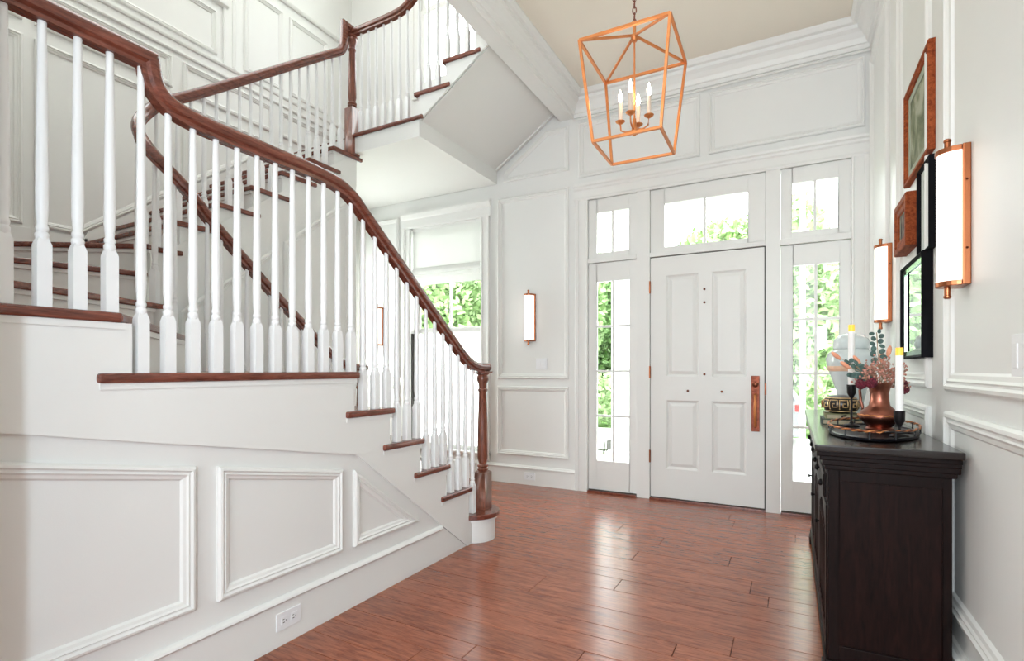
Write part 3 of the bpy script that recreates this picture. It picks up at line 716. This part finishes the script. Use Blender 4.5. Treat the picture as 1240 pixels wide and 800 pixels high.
MB().tube([(LX, LY, zap-.03), (LX, LY, 2.34)], .0045, 8).build('centre_rod', GILT, ln)
def link(z, turn):
    pts = []
    for i in range(12):
        a = 2*pi*i/12; u = .009*cos(a); v = .02*sin(a); pts.append((LX+u*cos(turn), LY+u*sin(turn), z+v))
    return MB().tube(pts, .003, 6, closed=True).build('chain_link', COPPER, ln, smooth=1)
z = zap+.062; k = 0
while z < ZC-.05: link(z, (k % 2)*pi/2+.4); z += .031; k += 1
MB().lathe([(.055, ZC), (.055, ZC-.012), (.03, ZC-.03), (.012, ZC-.045)], 18, (LX, LY, 0)).build('ceiling_canopy', GILT, ln, smooth=.6)
MB().lathe([(.004, 2.315), (.014, 2.325), (.018, 2.34), (.012, 2.36), (.008, 2.40)], 12, (LX, LY, 0)).build('centre_boss', GILT, ln, smooth=.6)
for k in range(4):
    a = k*pi/2; d = Vector((cos(a), sin(a), 0)); c = Vector((LX, LY, 0))
    zz = 2.395
    arm = MB().tube([c+d*.005+Vector((0, 0, 2.345)), c+d*.045+Vector((0, 0, 2.343)), c+d*.068+Vector((0, 0, 2.355)), c+d*.072+Vector((0, 0, zz))], .004, 8).build('candle_arm', GILT, ln, smooth=1)
    p = c+d*.072
    MB().lathe([(.008, zz-.006), (.022, zz+.004), (.024, zz+.008), (.010, zz+.004)], 14, (p.x, p.y, 0)).build('drip_pan', GILT, arm, smooth=.6)
    MB().lathe([(.0105, zz+.004), (.0105, zz+.10)], 12, (p.x, p.y, 0)).build('candle_sleeve', SLEEVE, arm, smooth=.6)
    MB().lathe([(.004, zz+.10), (.0085, zz+.115), (.010, zz+.128), (.006, zz+.150), (.0015, zz+.166)], 12, (p.x, p.y, 0)).build('bulb', BULB, arm, smooth=1)

# ------------------------------------------------------------------ console cabinet
cb = thing('console_cabinet', 'long dark espresso console cabinet against the right wall', 'cabinet', (.29, 3.12, 0))
CY0, CY1, CX0, CX1 = 2.26, 4.05, .115, .475
MB().box(.07, .498, 2.20, 4.11, .856, .882).build('cabinet_top', TOPW, cb, bevel=.006)
cor = [(CX0, .74), (CX0-.008, .75), (CX0-.008, .765), (CX0-.018, .78), (CX0-.03, .815), (CX0-.034, .83), (CX0-.034, .845), (CX0-.028, .856)]
def layer(o, z0, z1, name='cornice'):
    MB().box(CX0-o, CX1+min(o, .02), CY0-o, CY1+o, z0, z1).build(name, DARKW, cb, bevel=.004)
layer(.038, .838, .857); layer(.028, .822, .839); layer(.020, .802, .823); layer(.012, .786, .803)
MB().box(CX0+.02, CX1, CY0+.018, CY1-.02, .07, .79).build('carcass', DARKW, cb)
# end panel facing the camera: stiles and rails around a flat panel
e = MB(); holewall(e, CX0, CX1, .06, .788, [(CX0+.035, CX1-.025, .14, .745)], lambda u, v, h: (u, CY0+h, v), .02); e.build('end_frame', DARKW, cb, bevel=.002)
MB().box(CX0+.034, CX1-.024, CY0+.008, CY0+.02, .14, .745).build('end_panel', wood('espresso_panel', (.004, .0015, .0012), (.017, .0055, .004), .5, (7, 7, .9), 5, coat=0, rnd=.02, spec=.12), cb)
MB().box(CX0-.012, CX1, CY0-.012, CY1+.012, .045, .085).build('plinth', DARKW, cb, bevel=.005)
for y in (CY0-.015, CY1-.085):
    MB().prism([(CX0-.018, 0), (CX0+.07, 0), (CX0+.07, .02), (CX0+.10, .05), (CX0-.018, .05)], y, y+.10, lambda u, v, h: (u, h, v)).build('foot', DARKW, cb, bevel=.004)
    MB().box(CX1-.08, CX1, y, y+.10, 0, .05).build('foot', DARKW, cb, bevel=.004)
for i in range(3):
    a = CY0+.03+i*.585; b_ = a+.56
    dw = MB().box(CX0-.004, CX0+.02, a, b_, .655, .775).build('drawer', DARKW, cb, bevel=.004)
    mould(rectp(a+.02, b_-.02, .67, .76), lambda u, v, h: (CX0-.004-h*.5, u, v), PM, 'drawer_moulding', DARKW, dw)
    for yy in (a+.08, b_-.12):
        MB().lathe([(.006, 0), (.006, .008), (.013, .012), (.014, .018), (.009, .024)], 12, (CX0-.004, yy, .715), axis=Matrix.Rotation(-pi/2, 3, 'Y')).build('knob', BLKM, dw, smooth=.6)
    q = MB(); arch = [(a+.05+(.46)*t_/12, .55+.06*sin(pi*t_/12)) for t_ in range(13)]
    q.prism([(a, .645), (a, .10), (a+.05, .10), *arch, (b_-.05, .10), (b_, .10), (b_, .645)], CX0+.02, CX0-.006, lambda u, v, h: (h, u, v))
    q.prism(rectp(a+.05, b_-.05, .10, .15), CX0+.02, CX0-.006, lambda u, v, h: (h, u, v))
    do = q.build('cabinet_door', DARKW, cb, bevel=.002)
    for s in range(7):
        yy = a+.05+.46*(s+.5)/7
        MB().lathe([(.007, .15), (.010, .17), (.006, .19), (.009, .35), (.006, .52), (.010, .54), (.007, .60)], 8, (CX0+.002, yy, 0)).build('spindle', DARKW, do, smooth=.8)
    MB().lathe([(.005, 0), (.005, .006), (.010, .010), (.011, .015), (.007, .019)], 12, (CX0-.006, b_-.025, .45), axis=Matrix.Rotation(-pi/2, 3, 'Y')).build('knob', BLKM, do, smooth=.6)

# ------------------------------------------------------------------ things on the console
ZT = .882
TC = (.300, 2.69)
tr = thing('oval_tray', 'black oval tray with a twisted copper rim on the console', 'tray', (TC[0], TC[1], ZT))
def ell(rx, ry, z, n=48, c=TC, ang=-.14):
    return [(c[0]+rx*cos(2*pi*i/n)*cos(ang)-ry*sin(2*pi*i/n)*sin(ang), c[1]+rx*cos(2*pi*i/n)*sin(ang)+ry*sin(2*pi*i/n)*cos(ang), z) for i in range(n)]
def ering(rs):
    b = MB(); n = 48; vs = []
    for rx, ry, z in rs: vs += ell(rx, ry, z)
    fs = [(j*n+i, j*n+(i+1) % n, (j+1)*n+(i+1) % n, (j+1)*n+i) for j in range(len(rs)-1) for i in range(n)]+[tuple(range(n-1, -1, -1)), tuple((len(rs)-1)*n+i for i in range(n))]
    return b.add(vs, fs)
ering([(.140, .30, ZT), (.158, .325, ZT+.004), (.160, .328, ZT+.014), (.150, .315, ZT+.016), (.146, .31, ZT+.010)]).build('tray_base', BLACK, tr, smooth=.7)
rim = [Vector(p) for p in ell(.160, .328, ZT+.040, 144)]
for phs, m_ in ((0, GILT), (pi, BRONZE)):
    pts = [p+Vector((.003*cos(i*1.05+phs)*(p.x-TC[0])/.16, .003*cos(i*1.05+phs)*(p.y-TC[1])/.33, .003*sin(i*1.05+phs))) for i, p in enumerate(rim)]
    MB().tube(pts, .0032, 6, closed=True).build('rope_rim', m_, tr, smooth=1)
for i in range(0, 48, 4):
    p = ell(.160, .328, ZT+.010)[i]; MB().tube([p, (p[0], p[1], ZT+.040)], .003, 6).build('rim_post', BLKM, tr)
for s in (-1, 1):
    c = TC[1]+s*.325; pts = [(TC[0]+(.14*.3)*cos(a)-s*.0+.0-s*.045, c+s*.05*sin(a), ZT+.040+.006*sin(a)) for a in [pi*i/10 for i in range(11)]]
    MB().tube(pts, .004, 8).build('handle_loop', BLKM, tr, smooth=1)
ZB = ZT+.016
def candlestick(x, y, hc, zt, label, lab2):
    t = thing('candlestick', label, 'candlestick', (x, y, ZB), 'black candlesticks on the tray')
    MB().lathe([(.032, ZB-.005), (.034, ZB), (.030, ZB+.005), (.010, ZB+.010), (.005, ZB+.02)], 20, (x, y, 0)).build('base', BLKM, t, smooth=.7)
    MB().lathe([(.005, ZB+.015), (.0045, hc-.004)], 10, (x, y, 0)).build('stem', BLKM, t, smooth=.7)
    MB().lathe([(.006, hc-.012), (.012, hc), (.018, hc+.012), (.019, hc+.05), (.0165, hc+.05), (.0165, hc+.03)], 18, (x, y, 0)).build('cup', BLKM, t, smooth=.7)
    c = thing('taper_candle', lab2, 'candle', (x, y, hc+.03), 'white candles on the tray')
    MB().lathe([(.0135, hc+.03), (.0132, zt-.035), (.0128, zt-.03)], 18, (x, y, 0)).build('wax', WAX, c, smooth=.7)
    MB().lathe([(.0129, zt-.034), (.0128, zt-.006), (.012, zt-.001), (.004, zt-.004)], 18, (x, y, 0)).build('lit_tip', FLAME, c, smooth=.7)
candlestick(.237, 2.847, 1.035, 1.360, 'tall black candlestick on the left side of the tray', 'white flameless candle in the tall left candlestick')
candlestick(.363, 2.489, .945, 1.240, 'short black candlestick on the right side of the tray', 'white flameless candle in the short right candlestick')
jx, jy = .325, 2.70
jg = thing('copper_jug', 'copper jug holding dried flowers on the tray', 'jug', (jx, jy, ZB))
MB().lathe([(.045, ZB-.004), (.052, ZB), (.053, ZB+.006), (.044, ZB+.014), (.055, ZB+.028), (.072, ZB+.045), (.076, ZB+.06), (.070, ZB+.075), (.050, ZB+.092), (.038, ZB+.105), (.034, ZB+.13), (.033, ZB+.155), (.038, ZB+.175), (.047, ZB+.195), (.048, ZB+.199), (.044, ZB+.197), (.034, ZB+.175), (.029, ZB+.15), (.029, ZB+.11)], 28, (jx, jy, 0), close=False).build('jug_body', COPPER, jg, smooth=.9)
hd = Vector((-.9, .42, 0)).normalized()
MB().tube([Vector((jx, jy, ZB+.185))+hd*.040, Vector((jx, jy, ZB+.188))+hd*.062, Vector((jx, jy, ZB+.165))+hd*.074, Vector((jx, jy, ZB+.12))+hd*.070, Vector((jx, jy, ZB+.09))+hd*.062, Vector((jx, jy, ZB+.072))+hd*.068], .006, 8).build('jug_handle', COPPER, jg, smooth=1)
bd = [Vector((jx+.0765*cos(2*pi*i/36), jy+.0765*sin(2*pi*i/36), ZB+.062+(.003 if i % 2 else 0))) for i in range(36)]
MB().tube(bd, .003, 6, closed=True).build('beaded_band', GILT, jg, smooth=1)

# bouquet
JT = Vector((jx, jy, ZB+.17))
RT = Vector((.8813, .4726, 0)); FW = Vector((-.4726, .8813, 0)); UP = Vector((0, 0, 1))
def tip(r, u, f): return JT+RT*r+UP*u+FW*f
def sten(b, t_, r=.0016):
    m_ = JT.lerp(t_, .5)+UP*.02; b.tube([JT-UP*.1, JT, m_, t_], r, 5)
def frame(d):
    return Vector(d).to_track_quat('Z', 'Y').to_matrix()
for (r, u, f), lab in [((-.005, .245, .01), 'dark green eucalyptus sprig standing tallest in the jug'), ((-.115, .12, .03), 'dark green eucalyptus sprig leaning left over the jar'), ((-.13, .06, -.01), 'dark green eucalyptus sprig drooping left below the plumes')]:
    tp_ = tip(r, u, f); t = thing('eucalyptus_sprig', lab, 'dried foliage', JT, 'dried stems in the copper jug')
    b = MB(); sten(b, tp_); b.build('stem', STEMM, t)
    for i in range(12):
        w = .42+.58*i/11; p = (JT.lerp(tp_, w)+UP*.02*(1-abs(2*w-1))); s = 1 if i % 2 else -1
        side = (RT*s*.012+FW*random.uniform(-.006, .006)+UP*.004); c = p+side
        MB().ball(c+side*.4, .0125*(1.3-w*.5), 14, 4, (1, 1, .22), frame((random.uniform(-1, 1), -1.2, random.uniform(-.6, 1)))).build('leaf', EUC, t, smooth=1)
pl = [((-.165, .145, .03), 'peach plume pointing far left over the pale jar'), ((-.145, .105, .0), 'peach plume just below the leftmost one'), ((-.075, .125, .03), 'peach plume behind the left candle'), ((.055, .165, .02), 'peach plume leaning right toward the mirror'), ((.095, .10, .02), 'peach plume at the right behind the short candle'), ((.03, .14, .03), 'peach plume upright behind the pink buds')]
for (r, u, f), lab in pl:
    tp_ = tip(r, u, f); t = thing('dried_plume', lab, 'dried flower', JT, 'dried stems in the copper jug')
    b = MB(); sten(b, tp_, .001); b.build('stem', STEMM, t)
    d = (tp_-JT).normalized(); b = MB(); b.ball(tp_, .009, 10, 8, (1, 1, 2.9), frame(d))
    b.build('plume', TAILM, t, smooth=1)
for i in range(22):
    a = random.uniform(-1, 1); tp_ = tip(.085*a, random.uniform(.05, .135)*(1-.35*abs(a)), random.uniform(-.05, .04))
    t = thing('dried_bud_spray', 'spray of tiny dusty pink dried buds in the middle of the jug', 'dried flower', JT, 'pink bud sprays in the jug')
    b = MB(); sten(b, tp_, .001)
    for k in range(16):
        p = tp_+Vector((random.gauss(0, .013), random.gauss(0, .013), random.gauss(-.008, .014))); b.tube([tp_-UP*.03, p], .0006, 3)
        b.mi = 1; b.ball(p, random.uniform(.003, .0055), 6, 4); b.mi = 0
    b.build('buds', [STEMM, PINK], t)['kind'] = 'stuff'
for (r, u, f), lab in [((-.055, .03, -.03), 'burgundy dried flower head at the left lip of the jug'), ((-.078, .025, .0), 'burgundy dried flower head behind the left candle'), ((.112, .022, .02), 'burgundy dried flower head right of the short candle'), ((.125, .002, .03), 'burgundy dried flower head lowest on the right')]:
    tp_ = tip(r, u, f); t = thing('burgundy_flower', lab, 'dried flower', JT, 'burgundy flowers in the jug')
    b = MB(); sten(b, tp_); b.build('stem', STEMM, t)
    b = MB()
    for k in range(40):
        zz = 1-2*(k+.5)/40; rr = math.sqrt(1-zz*zz); an = k*2.4
        b.ball(tp_+Vector((rr*cos(an), rr*sin(an), zz))*.017, .0062, 6, 4)
    b.build('petals', BURG, t)['kind'] = 'stuff'

# ginger jar
gx, gy = .300, 3.62
gj = thing('ginger_jar', 'large pale celadon lidded jar at the far end of the console', 'jar', (gx, gy, ZT))
MB().lathe([(.058, ZT), (.062, ZT+.004), (.060, ZT+.02), (.062, ZT+.08), (.075, ZT+.15), (.102, ZT+.23), (.122, ZT+.30), (.128, ZT+.335), (.118, ZT+.365), (.09, ZT+.388), (.080, ZT+.395)], 32, (gx, gy, 0)).build('jar_body', JARM, gj, smooth=.9)
MB().lathe([(.1135, ZT+.262), (.118, ZT+.27), (.1225, ZT+.288), (.1215, ZT+.292), (.11, ZT+.27)], 32, (gx, gy, 0), close=False).build('painted_band', BAND, gj, smooth=.9)
MB().lathe([(.088, ZT+.392), (.092, ZT+.40), (.092, ZT+.425), (.086, ZT+.448), (.062, ZT+.470), (.02, ZT+.480), (.004, ZT+.481)], 32, (gx, gy, 0)).build('jar_lid', JARM, gj, smooth=.9)
# book and box stack
def book(label, x0, x1, y0, y1, z0, z1, m_):
    t = thing('closed_book', label, 'book', ((x0+x1)/2, (y0+y1)/2, z0), 'books under the patterned vase')
    MB().box(x0, x1, y0, y1, z0, z0+.003).box(x0, x1, y0, y1, z1-.003, z1).box(x0, x0+.004, y0, y1, z0, z1).build('cover', m_, t, bevel=.001)
    MB().box(x0+.003, x1-.004, y0+.004, y1-.004, z0+.003, z1-.003).build('pages', PAGE, t)
PAGE = mat('book_pages', (.42, .36, .24), .8, var=.1, vscale=60)
book('lower dark green book under the patterned vase', .13, .30, 3.03, 3.27, ZT, ZT+.026, mat('green_cloth', (.02, .045, .03), .6, var=.2))
book('upper olive book directly under the patterned vase', .145, .29, 3.05, 3.25, ZT+.026, ZT+.050, mat('olive_cloth', (.20, .20, .09), .6, var=.2))
# greek-key vase
def keymat():
    m = bpy.data.materials.new('greek_key_glaze'); m.use_nodes = True; N = m.node_tree.nodes; L = m.node_tree.links; b = N['Principled BSDF']
    uv = N.new('ShaderNodeTexCoord'); br = N.new('ShaderNodeTexBrick'); br.inputs['Scale'].default_value = 9
    br.inputs['Color1'].default_value = (.62, .40, .18, 1); br.inputs['Color2'].default_value = (.60, .37, .16, 1); br.inputs['Mortar'].default_value = (.01, .008, .008, 1)
    br.inputs['Mortar Size'].default_value = .045; br.inputs['Brick Width'].default_value = .6; br.inputs['Row Height'].default_value = .22
    L.new(uv.outputs['UV'], br.inputs['Vector']); L.new(br.outputs[0], b.inputs['Base Color']); b.inputs['Roughness'].default_value = .3
    return m
KEYB = mat('black_gold_ground', (.012, .009, .008), .3, var=.1); KEYG = mat('gold_key', (.62, .42, .20), .35, .4, var=.1)
kx, ky, kz = .217, 3.15, ZT+.050
kv = thing('patterned_vase', 'round black and gold greek key vase on the books', 'vase', (kx, ky, kz))
def kr(v): return .03+.052*math.sqrt(max(0, 1-((v-.045)/.047)**2))
MB().lathe([(.028, kz)]+[(kr(i*.09/14), kz+i*.09/14) for i in range(15)]+[(.026, kz+.092), (.02, kz+.088)], 36, (kx, ky, 0)).build('vase_body', KEYB, kv, smooth=.9)
def onv(a, v): r_ = kr(v)+.0008; return (kx+r_*cos(a), ky+r_*sin(a), kz+v)
KEY = [(0, 0), (0, 1), (1, 1), (1, .25), (.42, .25), (.42, .62), (.70, .62)]
b = MB(); da = 2*pi/11
for i in range(11):
    a0 = i*da
    for row, (v0, v1) in enumerate([(.022, .068)]):
        pts = []
        K = [(u*.78, w) for u, w in KEY]
        for (u0, w0), (u1, w1) in zip(K, K[1:]):
            for s in range(3): pts.append(onv(a0+da*(u0+(u1-u0)*s/3), v0+(v1-v0)*(w0+(w1-w0)*s/3)))
        pts.append(onv(a0+da*K[-1][0], v0+(v1-v0)*K[-1][1])); b.tube(pts, .0026, 5)
for vv in (.012, .078): b.tube([onv(2*pi*i/40, vv) for i in range(40)], .0025, 5, closed=True)
b.build('greek_key_band', KEYG, kv)
MB().tube([(kx-.085+.0, ky-.02+.012*cos(a), kz+.045+.018*sin(a)) for a in [2*pi*i/12 for i in range(12)]], .003, 6, closed=True).build('ring_handle', BRASS, kv, smooth=1)

# ------------------------------------------------------------------ pictures
def art(name, c1, c2, c3, sc):
    m = bpy.data.materials.new(name); m.use_nodes = True; N = m.node_tree.nodes; L = m.node_tree.links; b = N['Principled BSDF']
    tc = N.new('ShaderNodeTexCoord'); n = N.new('ShaderNodeTexNoise'); n.inputs['Scale'].default_value = sc; n.inputs['Detail'].default_value = 5; n.inputs['Distortion'].default_value = .8
    r = N.new('ShaderNodeValToRGB'); r.color_ramp.elements[0].position = .35; r.color_ramp.elements[1].position = .65; e_ = r.color_ramp.elements.new(.5)
    r.color_ramp.elements[0].color = (*c1, 1); e_.color = (*c2, 1); r.color_ramp.elements[2].color = (*c3, 1)
    L.new(tc.outputs['Object'], n.inputs['Vector']); L.new(n.outputs['Fac'], r.inputs[0]); L.new(r.outputs[0], b.inputs['Base Color'])
    b.inputs['Roughness'].default_value = .6; b.inputs['Specular IOR Level'].default_value = .12; b.inputs['Coat Roughness'].default_value = .03
    return m
MATB = mat('mat_board', (.40, .43, .35), .8, var=.01, spec=.05)
MATW = mat('pale_mat_board', (.60, .64, .60), .8, var=.01, spec=.05)
def picture(name, label, y0, y1, z0, z1, depth, w, fm, fill, mat_m=None, matw=.0, lip=.006, group='framed pictures over the console'):
    t = thing(name, label, 'picture' if name == 'framed_picture' else 'mirror', (XR, (y0+y1)/2, (z0+z1)/2), group)
    prof = [(0, 0), (0, depth-.004), (.004, depth), (w*.45, depth), (w*.6, depth-.006), (w-.004, depth-.007), (w, depth-.012), (w, .004)]
    mould(rectp(y0, y1, z0, z1), mR, prof, 'frame', fm, t)
    zz = depth-.016
    if mat_m:
        q = MB(); holewall(q, y0+w-.004, y1-w+.004, z0+w-.004, z1-w+.004, [(y0+w+matw, y1-w-matw, z0+w+matw, z1-w-matw)], lambda u, v, h: mR(u, v, h+zz), -.003); q.build('mat_board', mat_m, t)
    MB().prism(rectp(y0+w-.004+matw*.9, y1-w+.004-matw*.9, z0+w-.004+matw*.9, z1-w+.004-matw*.9), zz-.006, zz-.003, mR).build('print' if name == 'framed_picture' else 'mirror_plate', fill, t)
    return t
picture('framed_picture', 'large landscape print in a reddish wood frame, highest on the right wall', 2.705, 3.24, 2.06, 2.515, .026, .030, PICW, art('landscape_art', (.10, .12, .07), (.22, .24, .15), (.42, .42, .32), 7), MATB, .035)
picture('framed_picture', 'narrow print in a thin black frame under the largest picture', 2.69, 2.93, 1.655, 2.035, .026, .012, FRAMEB, art('sketch_art', (.42, .36, .30), (.66, .68, .62), (.76, .80, .76), 9), MATW, .04)
p3 = picture('framed_picture', 'small dark picture in a thick carved reddish frame', 3.02, 3.33, 1.735, 1.985, .052, .062, PICW, art('portrait_art', (.03, .02, .02), (.10, .07, .05), (.25, .2, .15), 16), MATB, .004)
p4 = picture('wall_mirror', 'black framed mirror lowest on the wall, reflecting green trees', 2.745, 3.24, 1.205, 1.655, .040, .014, FRAMEB, MIRROR)
mould(rectp(2.759, 3.226, 1.219, 1.641), mR, [(0, .022), (0, .028), (.022, .027), (.022, .022)], 'bevelled_edge', mat('lawn_reflection_bevel', (.42, .62, .46), .08, .8, var=.02), p4)  # the lawn's green reflection is put into the bevel colour

# ------------------------------------------------------------------ outside
gr = struct(MB().box(-60, 60, 4.95, 90, -.8, -.45).build('ground', LAWN), 'green lawn outside the windows')
struct(MB().box(-7, 4, 4.86, 7.2, -.46, -.06).build('porch_floor', ASPH), 'pale porch floor outside the door')
struct(MB().box(-12, 12, 8.6, 13.8, -.452, -.44).build('driveway', ASPH), 'pale driveway beyond the porch')
pc = thing('porch_column', 'white square porch column outside the left sidelight', 'column', (-1.93, 6.6, -.06))
MB().box(-2.05, -1.80, 6.5, 6.75, -.05, 3.2).build('shaft', TRIM, pc, bevel=.01)
MB().box(-2.09, -1.76, 6.46, 6.79, -.06, .12).build('plinth', TRIM, pc, bevel=.01)
sw_ = thing('stone_wall', 'low grey stone garden wall outside the left sidelight', 'wall', (-5, 8.0, -.45))
MB().box(-9, -2.6, 8.05, 8.25, -.45, .02).build('core', SEAL, sw_)
for j in range(3):
    x = -9.0
    while x < -2.6:
        w_ = random.uniform(.28, .55); x1 = min(-2.6, x+w_)
        MB().box(x+.008, x1-.008, 8.0+random.uniform(-.015, .01), 8.28, -.45+j*.16+.006, -.45+(j+1)*.16-.006).build('stone', STONE, sw_, bevel=.015, seg=1); x = x1
car = thing('parked_car', 'silver hatchback parked outside beyond the right sidelight', 'car', (-1.6, 12.0, -.44))
prof = [(.5, .0), (.52, .45), (.46, .70), (.17, 1.14), (-.3, 1.27), (-.9, 1.30), (-2.0, 1.28), (-2.5, .85), (-3.1, .75), (-3.3, .5), (-3.3, .0)]
mCar = lambda u, v, h: (u-.28, 12.0+h, -.22+v)
MB().prism(prof, 0, 1.7, mCar).build('body', CARP, car, bevel=.06)
MB().prism([(.32, .74), (.10, 1.10), (-.3, 1.2), (-.92, 1.22), (-1.9, 1.2), (-2.3, .86)], -.01, .02, mCar).build('side_window', CARG, car)
MB().box(.04, .20, 11.97, 12.2, .30, .44).build('tail_light', TAIL, car, bevel=.02)
for x in (-.53, -2.88):
    wh = MB().lathe([(.12, -.1), (.30, -.1), (.32, -.06), (.32, .08), (.30, .1)], 20, (x, 12.05, -.12), axis=Matrix.Rotation(pi/2, 3, 'X')).build('wheel', RUB, car, smooth=.6)
    MB().lathe([(.18, .0), (.17, .03)], 16, (x, 11.93, -.12), axis=Matrix.Rotation(pi/2, 3, 'X')).build('hub_cap', CARP, wh, smooth=.6)
bt = thing('birch_tree', 'slender pale birch trunk outside the right sidelight', 'tree', (.12, 8.3, -.45))
MB().tube([(.115, 8.3, -.45), (.118, 8.3, 1.2), (.112, 8.3, 3), (.13, 8.3, 6)], .043, 10, .034).build('trunk', BIRCH, bt, smooth=1)
def foliage(c, rx, rz, n, sz, m_, par, name='foliage'):
    b = MB()
    for i in range(n):
        v = Vector((random.gauss(0, 1), random.gauss(0, 1), random.gauss(0, 1))).normalized()*random.uniform(.45, 1)**.6
        lump = 1+.18*sin(5*v.x+c[0])*sin(4*v.z+c[1])
        p = Vector((c[0]+v.x*rx*lump, c[1]+v.y*rx*lump, c[2]+v.z*rz*lump))
        a = Vector((random.gauss(0, 1), random.gauss(0, 1), random.gauss(0, 1))).normalized(); d = a.orthogonal().normalized(); s = sz*random.uniform(.6, 1.3)
        b.add([p-a*s, p+d*s*.6, p+a*s, p-d*s*.6], [(0, 1, 2, 3)])
    me = bpy.data.meshes.new(name); me.from_pydata(b.v, [], b.f); me.materials.append(m_)
    o = bpy.data.objects.new(name, me); COL.objects.link(o); attach(o, par); o['kind'] = 'stuff'; return o
TL = [(-21.5, 23.5, LEAFA, 'leafy tree outside, furthest left'), (-17.8, 18, LEAFB, 'light green tree outside behind the linen shade'), (-12.6, 23.5, LEAFA, 'leafy tree seen through the lower stair window'), (-8.2, 18, LEAFB, 'light green tree outside left of the porch column'),
      (-13.0, 17.6, LEAFB, 'light green tree seen through the right half of the stair window'), (-8.1, 23.6, LEAFA, 'leafy tree seen through the left sidelight'), (-3.6, 23.5, LEAFA, 'leafy tree outside behind the front door transom'), (-.9, 17.6, LEAFB, 'light green tree behind the pale birch'), (3.2, 23.5, LEAFA, 'leafy tree outside at the right of the right sidelight'), (7.2, 18, LEAFB, 'light green tree outside, furthest right')]
for x, y, m_, lab in TL:
    t = thing('leafy_tree', lab, 'tree', (x, y, -.45), 'trees beyond the driveway')
    MB().tube([(x, y, -.45), (x+.1, y, 1.5), (x-.1, y, 3.5)], .22, 8, .1).build('trunk', BARK, t, smooth=1)
    foliage((x, y, 2.9), 2.25, 3.3, 14000, .145, m_, t)
hg_ = thing('garden_hedge', 'long green hedge closing the garden behind all the trees', 'hedge', (-9, 28.5, -.45))
b = MB()
for i in range(26): b.tube([(-32+1.8*i, 28.6, -.45), (-32+1.8*i, 28.6, 2.2)], .06, 5)
b.build('stems', BARK, hg_)['kind'] = 'stuff'
b = MB()
for i in range(11000):
    x = random.uniform(-34, 15); p = Vector((x, 28.5+random.uniform(-1, 1), random.uniform(-.4, 4.6+.8*sin(x*.7)+.5*sin(x*1.9)))); a = Vector((random.gauss(0, 1), random.gauss(0, .5), random.gauss(0, 1))).normalized(); d = a.orthogonal().normalized(); q = .34*random.uniform(.6, 1.3)
    b.add([p-a*q, p+d*q*.6, p+a*q, p-d*q*.6], [(0, 1, 2, 3)])
me = bpy.data.meshes.new('foliage'); me.from_pydata(b.v, [], b.f); me.materials.append(LEAFA)
o = bpy.data.objects.new('foliage', me); COL.objects.link(o); attach(o, hg_); o['kind'] = 'stuff'
for x, y, m_, lab in [(-7.6, 13.5, LEAFA, 'rounded green shrub beyond the stone wall'), (-4.9, 14.2, LEAFB, 'rounded light shrub left of the driveway'), (.9, 14.5, LEAFB, 'rounded shrub behind the parked car')]:
    t = thing('garden_shrub', lab, 'shrub', (x, y, -.45), 'shrubs by the driveway')
    MB().tube([(x, y, -.45), (x, y, .2)], .05, 6).build('stem', BARK, t)
    foliage((x, y, .35), .95, .85, 1400, .09, m_, t)
